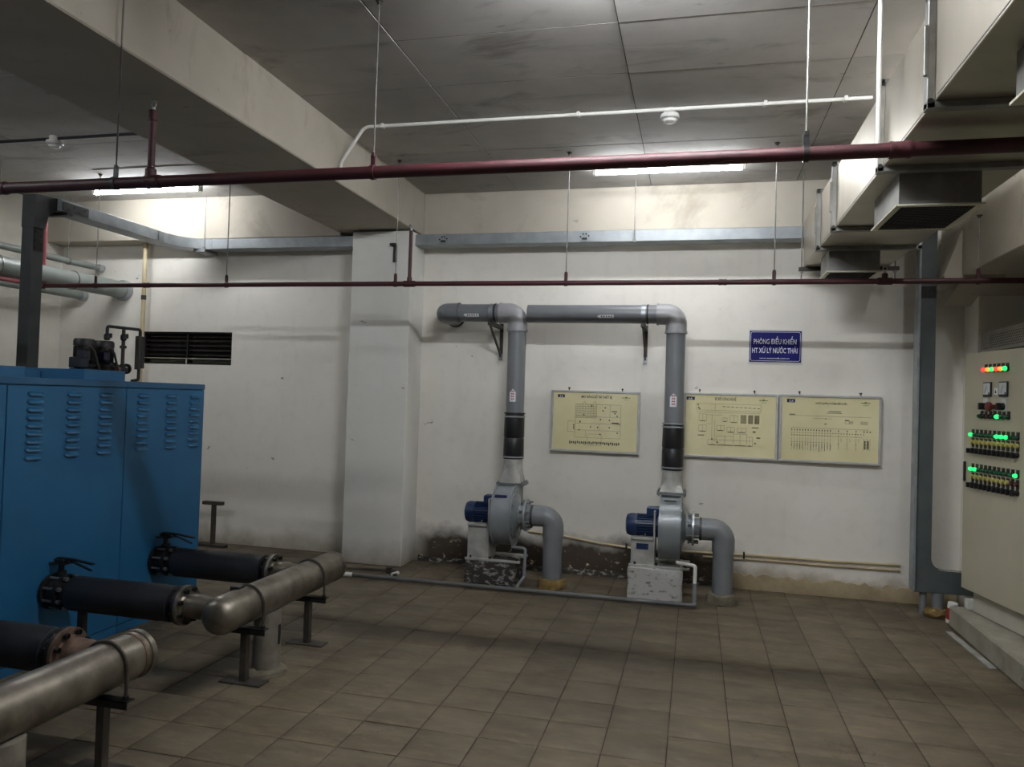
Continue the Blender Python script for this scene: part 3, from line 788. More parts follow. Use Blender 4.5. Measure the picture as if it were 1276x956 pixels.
blower(-1.637, .62, .21, -1.965, -1.502,
       'grey centrifugal blower with blue motor, nearer the column, on the dark flaking block',
       'dark flaking concrete block under the blower near the column',
       'grey plastic pipe rising from the blower near the column and turning left into the wall',
       'grey elbow pipe from the floor into the blower near the column', True,
       dict(x=-2.365, z=2.458, wall=True, b=-1.885, a=-2.06), (1.10, 1.515), 1.10, (1.63, 1.75), -1.20, 'blockdark')
blower(-.187, .605, .27, -.524, -.074,
       'grey centrifugal blower with blue motor, right of the other, on the pale painted block',
       'pale grey painted concrete block under the right blower',
       'grey plastic pipe rising from the right blower and running left to the other pipe',
       'grey elbow pipe from the floor into the right blower', False,
       dict(x=-1.537, z=2.452, wall=False, b=-.475, a=-.80), (1.075, 1.475), 1.07, (1.63, 1.75), .256, 'block')
# drains
t = thing('drain_pipe', 'thin grey drain pipe from the blower near the column to the floor pipe', 'pipe', (-1.43, 6.4, 0))
MB().tube([(-1.55, 6.56, .345), (-1.42, 6.53, .345), (-1.42, 6.5, .10), (-1.45, 6.385, .05), (-1.45, 6.36, .035)], .014, 10, .03).build('tube', 'pvc', t)
t = thing('drain_pipe', 'thin pipe with a white upper end from the right blower to the floor pipe', 'pipe', (.03, 6.35, 0))
MB().tube([(-.12, 6.5, .335), (.03, 6.42, .335), (.03, 6.38, .12)], .015, 10, .02).build('tube', 'white', t)
MB().tube([(.03, 6.38, .20), (.03, 6.37, .05), (.03, 6.345, .03)], .017, 10, .01).build('lower_tube', 'pvc', t)
t = thing('floor_pipe', 'long grey pipe lying on the floor in front of the blowers', 'pipe', (-1.7, 6.345, 0))
MB().tube([(.035, 6.345, .03), (-1.5, 6.34, .028), (-3.0, 6.33, .028), (-3.7, 6.33, .028)], .019, 12).build('tube', 'pvcdark', t)
b = MB(); b.ring((-3.12, 6.33, .028), (1, 0, 0), .018, .0205, .16, 14); b.build('white_sleeve', 'white', t)
t = thing('floor_pipe', 'thin dark pipe lying on the floor in front of the column', 'pipe', (-3.2, 6.52, 0))
MB().tube([(-3.7, 6.46, .03), (-2.72, 6.60, .03), (-2.62, 6.58, .03), (-2.60, 6.42, .03)], .014, 10, .03).build('tube', 'dkangle', t)
MB().box(-2.745, -2.70, 6.575, 6.625, .005, .06, .004).build('tee', 'dkangle', t)
MB().tube([(-2.625, 6.44, .035), (-2.60, 6.52, .035)], .017, 10).build('white_sleeve', 'white', t)
# conduits along the wall foot
t = thing('conduit', 'upper of two pale conduits along the foot of the back wall', 'conduit', (0, 7.22, .29))
MB().tube([(-1.55, 7.235, .375), (-1.19, 7.232, .352), (-.85, 7.232, .31), (-.53, 7.232, .288), (.2, 7.232, .30), (.55, 7.232, .306), (1.2, 7.232, .306), (1.76, 7.232, .318)], .011, 8).build('tube', 'beige', t)
for x in (-.6, .46): MB().box(x-.008, x+.008, 7.212, 7.25, .27, .33).build('clip', 'dkangle', t)
t = thing('conduit', 'lower of two pale conduits along the foot of the back wall', 'conduit', (1, 7.22, .255))
MB().tube([(.1, 7.234, .262), (.55, 7.234, .268), (1.2, 7.234, .266), (1.76, 7.234, .27)], .010, 8).build('tube', 'beige', t)

# ================================================================== BOARDS AND SIGN
def board(x0, x1, z0, z1, label, y, title, tx, seed):
    rr = random.Random(seed)
    t = thing('wall_board', label, 'notice board', ((x0+x1)/2, YB, z0), 'framed diagram boards')
    yb = y+.002
    MB().box(x0+.004, x1-.004, y, YB-.004, z0+.004, z1-.004).build('backing', 'white', t)
    b = MB(); e = .022
    b.box(x0, x1, y-.012, y+.012, z0, z0+e, .004); b.box(x0, x1, y-.012, y+.012, z1-e, z1, .004); b.box(x0, x0+e, y-.012, y+.012, z0+e, z1-e, .004); b.box(x1-e, x1, y-.012, y+.012, z0+e, z1-e, .004)
    b.build('frame', 'alu', t)
    # poster: gently wavy sheet
    b = MB(); nx, nz = 10, 6; g = [[b.bm.verts.new((x0+e+(x1-x0-2*e)*i/nx, y-.002-.0015*math.sin(i*1.7+j), z0+e+(z1-z0-2*e)*j/nz)) for i in range(nx+1)] for j in range(nz+1)]
    for j in range(nz):
        for i in range(nx): b.bm.faces.new((g[j][i], g[j][i+1], g[j+1][i+1], g[j+1][i]))
    ps = b.build('poster', 'poster', t)
    yl = y-.0045; W_, H_ = x1-x0, z1-z0
    def X(u): return x0+u*W_
    def Z(v): return z1-v*H_
    text_mesh(title, 'title', X(tx[0]), X(tx[1]), Z(tx[3]), tx[2], yl, 'ink', ps, .012)
    MB().box(X(.075 if seed != 2 else .03), X(.155 if seed != 2 else .12), yl, yl+.0003, Z(.12), Z(.07)).build('logo', 'logo', ps)
    lx = .095 if seed != 2 else .05
    text_mesh('A-A', 'logo_letters', X(lx), X(lx+.045), Z(.112), .017, yl-.0004, 'print', ps, .03)
    b = MB(); b.lathe((X(.845), yl, Z(.095)), (0, -1, 0), [(0, .009), (.0004, .009)], 10); b.box(X(.80), X(.89), yl, yl+.0003, Z(.105), Z(.095)); b.box(X(.82), X(.875), yl, yl+.0003, Z(.135), Z(.13))
    b.build('emblem', 'inkgreen', ps)
    b = MB(); th = .0018
    def hl(u0, u1, v): b.box(X(u0), X(u1), yl, yl+.0003, Z(v)-th/2, Z(v)+th/2)
    def vl(u, v0, v1): b.box(X(u)-th/2, X(u)+th/2, yl, yl+.0003, Z(v1), Z(v0))
    def rect(u0, u1, v0, v1): hl(u0, u1, v0); hl(u0, u1, v1); vl(u0, v0, v1); vl(u1, v0, v1)
    def blob(u, v, w_=.012, h_=.02): d.box(X(u), X(u+w_), yl-.0003, yl, Z(v+h_), Z(v))
    d = MB()
    if seed == 1:
        rect(.28, .52, .22, .44); 
        for i in range(1, 13): vl(.28+.24*i/13, .22, .44)
        for i in range(1, 6): hl(.28, .52, .22+.22*i/6)
        rect(.52, .67, .22, .42); rect(.67, .79, .22, .42); rect(.28, .79, .42, .53); rect(.28, .79, .53, .64); rect(.20, .28, .50, .67); rect(.28, .79, .64, .76); vl(.40, .64, .76); vl(.55, .53, .64)
        for u in (.38, .50): 
            b.bar((X(u-.025), yl, Z(.22)), (X(u), yl, Z(.17)), th, .0003, (0, 1, 0)); b.bar((X(u+.025), yl, Z(.22)), (X(u), yl, Z(.17)), th, .0003, (0, 1, 0))
        rect(.42, .58, .70, .88)
        for (u, v) in ((.46, .235), (.37, .38), (.585, .31), (.61, .26), (.72, .35), (.745, .39), (.56, .45), (.66, .46), (.45, .575), (.53, .58), (.66, .575), (.32, .63), (.56, .69), (.75, .66), (.26, .55), (.26, .58), (.26, .61)): blob(u, v)
        blob(.69, .505, .08, .014); blob(.69, .32, .06, .012); blob(.33, .49, .012, .03)
        for i in range(26): blob(.22+i*.022, .82+rr.random()*.01, .012, .03+.02*rr.random())
    elif seed == 2:
        rect(.14, .34, .17, .27); rect(.34, .82, .17, .27); hl(.14, .82, .30)
        for (u0, u1, v0, v1) in ((.17, .25, .33, .44), (.17, .25, .50, .60), (.42, .47, .38, .44), (.50, .58, .34, .45), (.36, .44, .50, .58), (.47, .55, .52, .60), (.58, .67, .53, .60), (.36, .54, .66, .80), (.54, .68, .62, .80), (.27, .36, .72, .80), (.68, .74, .66, .80)):
            rect(u0, u1, v0, v1); vl((u0+u1)/2, v0, v1); blob(u0+.01, v1-.01, u1-u0-.02, .01)
        vl(.31, .34, .72); vl(.34, .42, .76); hl(.25, .42, .34); hl(.25, .30, .48); hl(.36, .74, .72)
        for k, u in enumerate((.61, .69, .755)):
            for i in range(12): blob(u, .33+i*.011, .06-.008*(k > 0), .006)
        for i in range(9): blob(.42+.045*i, .205+.002*i, .03, .008)
        for (u, v) in ((.305, .70), (.365, .745), (.76, .74), (.15, .18), (.155, .22), (.165, .24)): blob(u, v, .016, .022)
        blob(.73, .51, .07, .012); blob(.74, .57, .03, .02); blob(.16, .65, .05, .012); blob(.2, .65, .03, .012); blob(.78, .66, .04, .016)
    else:
        hl(.10, .90, .31); hl(.12, .88, .49); hl(.13, .82, .60); blob(.10, .29, .06, .01); blob(.49, .235, .12, .008); blob(.47, .26, .15, .005); hl(.34, .52, .345)
        for i in range(15):
            u = .125+i*.0272
            blob(u, .51, .008, .022); blob(u, .555, .007, .013); blob(u, .59, .007, .015); vl(u+.004, .63, .82); blob(u+.002, .72, .005, .1*rr.random()+.02)
        hl(.115, .50, .70)
        for u in (.585, .67, .755): blob(u, .51, .008, .02); blob(u, .55, .008, .012); blob(u, .59, .006, .01); vl(u+.004, .62, .80); vl(u+.03, .62, .68); hl(u-.01, u+.012, .71)
        for i in range(12): blob(.53+i*.027, .555, .009, .010)
        for u in (.83, .86, .89): blob(u, .51, .009, .02); vl(u+.004, .62, .80)
        for i in range(8): blob(.838, .65+i*.016, .014, .01); blob(.868, .65+i*.016, .014, .01)
        rect(.65, .69, .37, .41); blob(.65, .355, .04, .01); 
        for i in range(4): hl(.69, .73, .375+i*.012); hl(.80, .87, .375+i*.012)
        blob(.455, .345, .012, .01); blob(.45, .42, .022, .01)
    b.build('diagram_lines', 'inkpale', ps); d.build('diagram_marks', 'ink' if seed != 2 else 'inkpale', ps)
    for u in ((.2, .8) if seed != 2 else (.17, .75)):
        q = MB(); q.cyl((X(u), YB-.001, z1+.022), (X(u), y-.004, z1+.022), .008, 10); q.box(X(u)-.004, X(u)+.004, y, y+.004, z1-.01, z1+.02); q.build('hanging_screw', 'iron', t)
    return t
board(-1.357, -.508, 1.168, 1.757, 'yellow framed equipment layout board hanging between the two blower pipes', 7.205, 'MẶT BẰNG BỐ TRÍ THIẾT BỊ', (.345, .69, .024, .118), 1)
board(-.11, .725, 1.172, 1.772, 'yellow framed process diagram board partly behind the right blower pipe', 7.21, 'SƠ ĐỒ CÔNG NGHỆ', (.335, .56, .026, .115), 2)
board(.732, 1.58, 1.172, 1.777, 'yellow framed wiring diagram board hung rightmost, nearest the cable trunking', 7.20, 'SƠ ĐỒ NGUYÊN LÝ TỦ ĐIỆN ĐIỀU KHIỂN', (.36, .665, .016, .135), 3)
t = thing('wall_sign', 'dark blue sign with white lettering on the back wall above the boards', 'sign', (.687, YB, 2.05))
MB().box(.457, .918, 7.246, 7.25, 2.045, 2.362).build('backing', 'white', t)
sp = MB().box(.464, .911, 7.241, 7.246, 2.065, 2.349, .001).build('plate', 'navy', t)
b = MB(); fx0, fx1, fz0, fz1, cr_, th = .472, .903, 2.074, 2.340, .018, .0035
pts = []
for (cx0, cz0, a0) in ((fx1-cr_, fz1-cr_, 0), (fx0+cr_, fz1-cr_, PI/2), (fx0+cr_, fz0+cr_, PI), (fx1-cr_, fz0+cr_, 1.5*PI)):
    for k in range(5): a = a0+PI/2*k/4; pts.append((cx0, cz0, math.cos(a), math.sin(a)))
o_ = [b.bm.verts.new((p[0]+p[2]*cr_, 7.2405, p[1]+p[3]*cr_)) for p in pts]; i2 = [b.bm.verts.new((p[0]+p[2]*(cr_-th), 7.2405, p[1]+p[3]*(cr_-th))) for p in pts]
for k in range(len(pts)): j = (k+1) % len(pts); b.bm.faces.new((o_[k], o_[j], i2[j], i2[k]))
b.build('border', 'print', sp)
text_mesh('PHÒNG ĐIỀU KHIỂN', 'lettering', .500, .868, 2.229, .047, 7.2403, 'print', sp, .013)
text_mesh('HT XỬ LÝ NƯỚC THẢI', 'lettering', .488, .878, 2.148, .047, 7.2403, 'print', sp, .013)
text_mesh('www.aseamsoft.com.vn', 'lettering', .552, .81, 2.094, .014, 7.2403, 'print', sp, .01)

# ================================================================== BLUE CABINETS
TX, TB, TH = -3.72, -4.72, 1.69
lou = None
def blue_cabinet(y0, y1, panels, label, loc):
    global lou
    t = thing('blue_cabinet', label, 'cabinet', loc, 'blue sheet metal cabinets')
    MB().box(TB, TX-.012, y0, y1, .0, TH-.04).build('body', 'blue', t)
    MB().box(TB-.01, TX+.004, y0+.001, y1-.001, TH-.042, TH, .003).build('top_rail', 'bluetop', t)
    MB().box(TX-.012, TX-.002, y0+.002, y1-.002, 0.0, .055, .002).build('base_rail', 'blue', t)
    for (a, c, cols) in panels:
        p = MB().box(TX-.02, TX, a+.003, c-.003, .06, TH-.047, .002).build('panel', 'blue', t)
        for yc in cols:
            for k in range(9):
                if lou is None:
                    b = MB(); rings = []
                    for yy, k_ in ((-.056, .15), (-.052, .6), (-.044, 1), (.044, 1), (.052, .6), (.056, .15)):
                        rings.append([Vector(q) for q in ((-.002, yy, .013*k_), (.008*k_, yy, .009*k_), (.019*k_, yy, -.009*k_), (.019*k_, yy, -.013*k_), (.0155*k_, yy, -.013*k_), (-.002, yy, -.006*k_))])
                    b.rings(rings); lou = b.build('louver', 'blue', p, local=True); o = lou
                else: o = share(lou, 'louver', p, (0, 0, 0))
                o.location = Vector((TX, yc-.006*k/9, 1.598-.0462*k))-Vector(loc)
    return t
blue_cabinet(1.2, 4.34, [(1.2, 2.5, [1.55, 1.85, 2.15]), (2.5, 3.43, [2.7, 2.97, 3.23]), (3.43, 4.34, [3.618, 3.90, 4.157])], 'long blue louvred cabinet at the left edge carrying the two pumps', (TX, 2.8, 0))
blue_cabinet(4.34, 5.17, [(4.34, 5.17, [4.50, 4.793, 5.052])], 'blue louvred cabinet at the far end of the row, nearest the back wall', (TX, 4.75, 0))
t = thing('roof_box', 'flat blue box on the cabinet top under the pumps', 'box', (-4.3, 4.45, TH))
MB().box(-4.75, -4.0, 4.266, 4.645, TH, 1.763, .003).build('body', 'blue', t)
MB().box(-4.76, -4.35, 4.25, 4.30, TH, 1.745, .003).build('step', 'blue', t)
t = thing('roof_box', 'flat blue box on the cabinet top at the left picture edge', 'box', (-4.3, 3.2, TH))
MB().box(-4.75, -4.0, 2.5, 3.81, TH, 1.757, .003).build('body', 'blue', t)
# booster pumps
def pump(y, label, extra):
    x = -4.22; zb = 1.763
    t = thing('booster_pump', label, 'pump', (x, y, zb), 'black booster pumps on the blue cabinet')
    MB().lathe((x, y, zb), (0, 0, 1), [(0, .045), (.02, .05), (.035, .035), (.05, .04), (.06, .055), (.065, .055)], 18).build('pump_body', 'iron', t)
    b = MB(); b.lathe((x, y, zb+.055), (0, 0, 1), [(0, .05), (.01, .061), (.12, .061)], 22)
    for k in range(22):
        a = 2*PI*k/22; c_, s_ = math.cos(a), math.sin(a); b.obox((x+c_*.062, y+s_*.062, zb+.115), (0, 0, 1), (c_, s_, 0), (-s_, c_, 0), .05, .005, .0015)
    b.build('motor', 'black', t)
    MB().lathe((x, y, zb+.17), (0, 0, 1), [(0, .069), (.035, .069), (.05, .062), (.054, 0)], 22).build('fan_cover', 'black', t)
    MB().box(x+.03, x+.10, y-.098, y-.045, zb+.07, zb+.14, .008).build('terminal_box', 'navybox', t)
    MB().tube([(x+.09, y-.09, zb+.15), (x+.10, y-.055, zb+.17), (x+.10, y-.01, zb+.13), (x+.10, y+.02, zb+.05), (x+.10, y+.04, zb+.0)], .008, 8, .03).build('cable', 'dkangle', t)
    b = MB(); b.box(x-.06, x+.08, y-.06, y+.06, zb, zb+.012, .002); b.cyl((x, y+.03, zb+.035), (x, y+.14, zb+.035), .022, 12); b.ring((x, y+.10, zb+.035), (0, 1, 0), .01, .034, .012, 14)
    b.build('base', 'iron', t)
    if extra:
        MB().box(x+.02, x+.12, y-.155, y-.075, zb+.012, zb+.085, .006).build('pressure_switch', 'navybox', t)
        MB().box(x+.02, x+.07, y-.11, y-.03, zb+.0, zb+.09, .006).build('switch_bracket', 'navybox', t)
pump(4.49, 'left one of the two black vertical pumps on the blue cabinet', True)
pump(4.675, 'right one of the two black vertical pumps on the blue cabinet', False)
t = thing('pump_manifold', 'black pipe frame with two valves beside the booster pumps', 'pipe', (-4.22, 4.87, 1.763))
x = -4.22
MB().tube([(x, 4.70, 2.00), (x, 4.70, 2.095), (x, 5.04, 2.10), (x, 5.04, 1.71), (x, 4.97, 1.70)], .012, 12, .02).build('frame', 'black', t)
MB().cyl((x, 4.865, 1.80), (x, 4.865, 2.09), .013, 12).build('mid_leg', 'dkangle', t)
for y, z in ((4.70, 2.01), (4.865, 2.02)):
    b = MB(); b.lathe((x, y, z-.02), (0, 0, 1), [(0, .014), (.01, .022), (.04, .022), (.05, .014)], 12); b.box(x-.01, x+.01, y, y+.038, z, z+.012); b.box(x-.012, x+.012, y+.028, y+.04, z, z+.035, .003); b.build('valve', 'black', t)
MB().lathe((x, 4.865, 1.94), (0, 0, 1), [(0, .014), (.004, .024), (.022, .024), (.026, .014)], 12).build('union', 'dkangle', t)
b = MB(); b.lathe((x, 4.865, 1.763), (0, 0, 1), [(0, .04), (.03, .042), (.04, .025), (.06, .018)], 14); b.cyl((x, 4.86, 1.785), (x, 4.80, 1.785), .03, 14); b.ring((x, 4.90, 1.79), (0, 1, 0), .02, .04, .016, 16); b.build('end_pump', 'iron', t)
MB().box(x-.02, x+.02, 5.01, 5.03, 1.79, 2.05, .004).build('gauge_tube', 'dkangle', t)
MB().box(x-.01, x+.01, 5.055, 5.09, 1.80, 2.05, .004).build('bracket', 'black', t)
MB().box(x-.05, x+.05, 4.77, 4.80, 1.763, 1.80, .004).build('foot', 'rusty', t)
t = thing('drop_pipe', 'beige pipe dropping from the cable tray beside the vent', 'pipe', (-5.95, 7.13, 0))
MB().tube([(-5.955, 7.14, 3.25), (-5.955, 7.14, 1.71), (-6.06, 7.14, 1.69)], .022, 12, .04).build('tube', 'beige', t)
MB().lathe((-5.955, 7.14, 3.19), (0, 0, 1), [(0, .027), (.06, .027)], 12).build('socket', 'beige', t)
MB().ring((-5.955, 7.14, 2.62), (0, 0, 1), .021, .027, .05, 12).build('coupling', 'dkangle', t)
# left bay pipes entering the back wall
def wallpipe(x, z, r, label, rings_, hang):
    t = thing('water_pipe', label, 'pipe', (x, 6, z-r), 'grey pipes entering the back wall at the left')
    MB().cyl((x, 1.0, z), (x, YB, z), r, 24).build('tube', 'pvcgreen', t)
    MB().lathe((x, YB, z), (0, -1, 0), [(0, r*1.22), (.05, r*1.2), (.07, r*1.08), (.07, r)], 22).jitter(.002).build('wall_collar', 'galv', t)
    for y in rings_: MB().ring((x, y, z), (0, 1, 0), r*.98, r*1.04, .012, 24).build('coupling', 'darkriser', t)
    for y in hang:
        b = MB(); b.ring((x, y, z), (0, 1, 0), r, r+.006, .025, 20); b.cyl((x, y+.012, z+r), (x, y+.012, ZC), .0045, 8); b.build('hanger_rod', 'rod', t)
wallpipe(-6.30, 2.74, .095, 'thick green grey pipe entering the back wall left of the beige pipe', (6.5, 4.2), (5.62,))
wallpipe(-6.61, 2.99, .035, 'thin grey pipe entering the back wall above the thick one', (5.2,), (6.75, 5.1))
wallpipe(-6.84, 2.68, .05, 'low grey pipe entering the back wall behind the thick one', (), (5.9,))
# T stand
t = thing('angle_stand', 'dark T shaped angle steel stand by the wall behind the blue cabinet', 'stand', (-4.9, 7.05, 0))
MB().box(-4.925, -4.885, 7.03, 7.07, .03, .44, .003).build('post', 'dkangle', t)
MB().box(-5.03, -4.80, 7.02, 7.08, .44, .475, .003).build('crossbar', 'dkangle', t)
MB().box(-5.1, -4.74, 7.02, 7.08, .0, .03, .003).build('foot', 'dkangle', t)

# ================================================================== HEADERS AND CONNECTORS
HX, HZ, HR = -2.45, .44, .102
def header(y0, y1, label, dome0, dome1):
    t = thing('header_pipe', label, 'pipe', (HX, (y0+y1)/2, HZ-HR), 'stainless header pipes')
    MB().cyl((HX, y0, HZ), (HX, y1, HZ), HR, 32).build('tube', 'steel', t)
    prof = [(0, HR+.002), (.02, HR+.002), (.045, HR*.96), (.07, HR*.82), (.085, HR*.6), (.092, HR*.3), (.094, 0)]
    if dome0: MB().lathe((HX, y0, HZ), (0, -1, 0), prof, 32).build('end_cap', 'steel', t)
    if dome1: MB().lathe((HX, y1, HZ), (0, 1, 0), prof, 32).build('end_cap', 'steel', t)
    return t
h2 = header(3.64, 4.88, 'stainless steel header pipe with domed ends in the middle distance', True, True)
h1 = header(.8, 3.00, 'stainless steel header pipe running out of the bottom left corner', False, False)
MB().lathe((HX, 2.965, HZ), (0, 1, 0), [(0, HR), (.004, HR+.006), (.03, HR+.006), (.05, HR*.9), (.06, HR*.7), (.064, 0)], 32).build('end_cap', 'steel', h1)
MB().ring((HX, 2.93, HZ), (0, 1, 0), HR*.98, HR+.003, .012, 32).build('weld_seam', 'rusty', h1)
MB().box(HX-.06, HX-.0, 3.78, 3.84, HZ+HR-.02, HZ+HR+.012, .004).build('lug', 'iron', h2)
def stand(y, label):
    t = thing('pipe_stand', label, 'stand', (HX, y, 0), 'steel stands under the header pipes')
    MB().box(HX-.02, HX+.02, y-.02, y+.02, .008, HZ-HR-.03, .002).build('post', 'dkangle', t)
    MB().box(HX-.13, HX+.13, y-.05, y+.05, 0.001, .009, .001).build('base_plate', 'dkangle', t)
    b = MB(); b.box(HX-.135, HX+.135, y-.025, y+.025, HZ-HR-.032, HZ-HR-.026, .001); b.box(HX-.135, HX+.135, y-.025, y-.019, HZ-HR-.06, HZ-HR-.026, .001); b.build('saddle', 'iron', t)
    rr = HR+.008
    P = [(HX-rr, y, HZ-HR-.05), (HX-rr, y, HZ)]+[(HX-rr*math.cos(PI*k/14), y, HZ+rr*math.sin(PI*k/14)) for k in range(1, 14)]+[(HX+rr, y, HZ), (HX+rr, y, HZ-HR-.05)]
    MB().tube(P, .007, 8).build('u_bolt', 'dkangle', t)
    b = MB()
    for s_ in (-1, 1): b.cyl((HX+s_*rr, y, HZ-HR-.024), (HX+s_*rr, y, HZ-HR-.01), .013, 6)
    b.build('nut', 'iron', t)
stand(2.80, 'steel stand under the near header pipe at the lower left')
stand(3.86, 'steel stand under the near domed end of the middle header pipe')
stand(4.58, 'steel stand under the far end of the middle header pipe')
def pedestal(y, label, slot, org):
    t = thing('pipe_pedestal', label, 'pedestal', (HX, y, 0), 'round steel pedestals under the header pipes')
    x = HX+.03
    MB().cyl((x, y, 0), (x, y, HZ-HR+.02), .08, 24).build('tube', 'pedestal', t)
    MB().lathe((x, y, 0), (0, 0, 1), [(0, .12), (.02, .115), (.035, .09), (.04, .07)], 18).jitter(.008).build('cement_ring', 'mound', t)
    if slot: 
        o = MB().box(x+.066, x+.082, y-.014, y+.014, .17, .29, .004).build('slot', 'black', t)
    if org:
        MB().box(x-.04, x+.03, y-.086, y-.07, .10, .22, .004).build('painted_mark', 'orange', t)
pedestal(4.04, 'round steel pedestal with a slot under the middle header pipe', True, False)
pedestal(2.27, 'round pedestal with an orange mark in the bottom left corner', False, True)
CZ = .42
def connector(y, label, flm, leg):
    t = thing('pipe_connector', label, 'pipe connector', (-3.1, y, CZ-.11), 'black insulated connectors between cabinet and headers')
    # valve against the cabinet
    b = MB(); b.ring((TX+.006, y, CZ), (1, 0, 0), .05, .105, .02, 24); b.lathe((TX+.022, y, CZ), (1, 0, 0), [(0, .075), (.02, .088), (.06, .088), (.08, .075)], 24); b.ring((TX+.10, y, CZ), (1, 0, 0), .05, .105, .02, 24); b.cyl((TX+.12, y, CZ), (TX+.19, y, CZ), .08, 20)
    b.build('valve_body', 'iron', t)
    b = MB()
    for k in range(8):
        a = 2*PI*(k+.5)/8; p = Vector((TX+.01, y+math.cos(a)*.094, CZ+math.sin(a)*.094)); b.cyl(p, p+Vector((.135, 0, 0)), .008, 6); b.cyl(p+Vector((.12, 0, 0)), p+Vector((.136, 0, 0)), .014, 6)
    b.build('valve_bolt', 'galvdull', t)
    b = MB(); b.cyl((TX+.065, y, CZ+.08), (TX+.065, y, CZ+.18), .018, 14); b.lathe((TX+.065, y, CZ+.10), (0, 0, 1), [(0, .03), (.02, .03)], 14); b.box(TX+.0, TX+.12, y-.03, y+.03, CZ+.165, CZ+.173, .001); b.box(TX+.03, TX+.10, y-.022, y+.022, CZ+.173, CZ+.195, .004)
    b.build('valve_neck', 'iron', t)
    b = MB(); b.bar((TX+.04, y, CZ+.198), (TX+.16, y, CZ+.195), .03, .01); b.bar((TX+.15, y, CZ+.196), (TX+.30, y-.01, CZ+.182), .022, .009); b.bar((TX+.12, y+.01, CZ+.185), (TX+.28, y+.0, CZ+.14), .016, .007); b.bar((TX+.05, y, CZ+.198), (TX+.012, y, CZ+.187), .012, .006)
    b.build('lever', 'black', t)
    # sleeve
    x0, x1 = TX+.17, -2.86
    MB().lathe((x0, y, CZ), (1, 0, 0), [(0, .092), (.004, .101), (x1-x0-.09, .103), (x1-x0-.085, .100), (x1-x0-.004, .102), (x1-x0, .095), (x1-x0, .06)], 30).build('insulation', 'foam', t)
    MB().lathe((x1, y, CZ), (1, 0, 0), [(0, .07), (.05, .072)], 24).build('bellows', 'iron', t)
    b = MB()
    for k in range(8):
        a = 2*PI*(k+.5)/8; p = Vector((x1+.02, y+math.cos(a)*.092, CZ+math.sin(a)*.092)); b.cyl(p, p+Vector((.085, 0, 0)), .008, 6); b.cyl(p+Vector((.068, 0, 0)), p+Vector((.085, 0, 0)), .014, 6)
    b.build('flange_bolt', 'iron', t)
    MB().ring((x1+.045, y, CZ), (1, 0, 0), .05, .112, .016, 28).build('rubber_flange', 'iron', t)
    MB().ring((x1+.063, y, CZ), (1, 0, 0), .05, .112, .018, 28).build('flange', flm, t)
    MB().lathe((x1+.081, y, CZ), (1, 0, 0), [(0, .078), (.01, .07), (.10, .068), (.13, .06), (.2, .058), (HX-.06-x1-.081, .056)], 24).build('spool', flm, t)
    if leg:
        MB().box(TX+.21, TX+.25, y-.02, y+.02, 0, CZ-.098, .002).build('leg', 'dkangle', t)
connector(2.95, 'black insulated connector with rusty flange feeding the near header pipe', 'rusty', False)
connector(3.79, 'black insulated connector with lever valve feeding the domed end of the middle header', 'steel', True)
connector(4.71, 'black insulated connector with lever valve farthest from the camera', 'steel', False)

# ================================================================== CONTROL CABINET
struct('trim_4', MB().box(1.95, XR, 5.17, 6.56, 0, .16, .012), 'curb', label='concrete curb under the control cabinet')
A = math.radians(10.5)
cc = thing('control_cabinet', 'beige control cabinet with rows of lit buttons and two meters', 'control cabinet', (2.0, 6.46, .33))
W_, H_ = .82, 1.78
# local axes: x into the body, y = away from camera (front face runs from y=0 to y=-W_)
def cb(*a, bev=0): return MB().box(*a, bev)
MB().box(.022, .42, -W_+.01, -.01, 0, H_, .004).build('body', 'panelside', cc, local=True)
MB().box(.06, .40, -W_+.06, -.06, -.165, 0, .003).build('socle', 'panelside', cc, local=True)
door = MB().box(0, .022, -W_, 0, 0, H_, .004).build('door', 'panel', cc, local=True)
MB().box(-.014, .0, -.043, -.021, .81, .96, .004).build('handle', 'iron', door, local=True)
def lamp(s, z, m, r=.0125, sub=True):
    b = MB(); b.lathe((-.0, -s, z), (-1, 0, 0), [(0, r+.004), (.012, r+.004), (.012, r)], 12); 
    b.box(-.004, 0, -s-.016, -s+.016, z+.012, z+.04)
    o = b.build('lamp_bezel', 'black', cc, local=True)
    MB().lathe((-.006, -s, z), (-1, 0, 0), [(0, r), (.02, r), (.028, r*.7), (.03, 0)], 12).build('lens', m, o, local=True)
for k, m in enumerate(('onred', 'onorange', 'ongreen', 'onred', 'onorange', 'ongreen')): lamp(.285+.052*k, 1.646, m, .016)
for k, m in enumerate(('greenoff', 'black', 'redoff', 'black', 'ongreen', 'greenoff', 'greenoff')): lamp(.242+.0547*k, 1.308, m, .015)
for s in (.264, .462):
    o = MB().box(-.012, 0, -s-.10, -s, 1.45, 1.556, .003).build('meter', 'black', cc, local=True)
    MB().box(-.0135, -.012, -s-.092, -s-.008, 1.466, 1.548).build('meter_face', 'glass', o, local=True)
    MB().bar((-.0145, -s-.03, 1.475), (-.0145, -s-.06, 1.53), .001, .002, (1, 0, 0)).build('needle', 'black', o, local=True)
    MB().box(-.0145, -.0125, -s-.09, -s-.075, 1.466, 1.48).build('adjuster', 'black', o, local=True)
MB().box(-.002, 0, -.43, -.39, 1.465, 1.51).build('warning_sticker', 'print', cc, local=True)
MB().prism([(-.42, 1.475), (-.40, 1.475), (-.41, 1.50)], 'x', -.003, -.002).build('sticker_print', 'ink', cc, local=True)
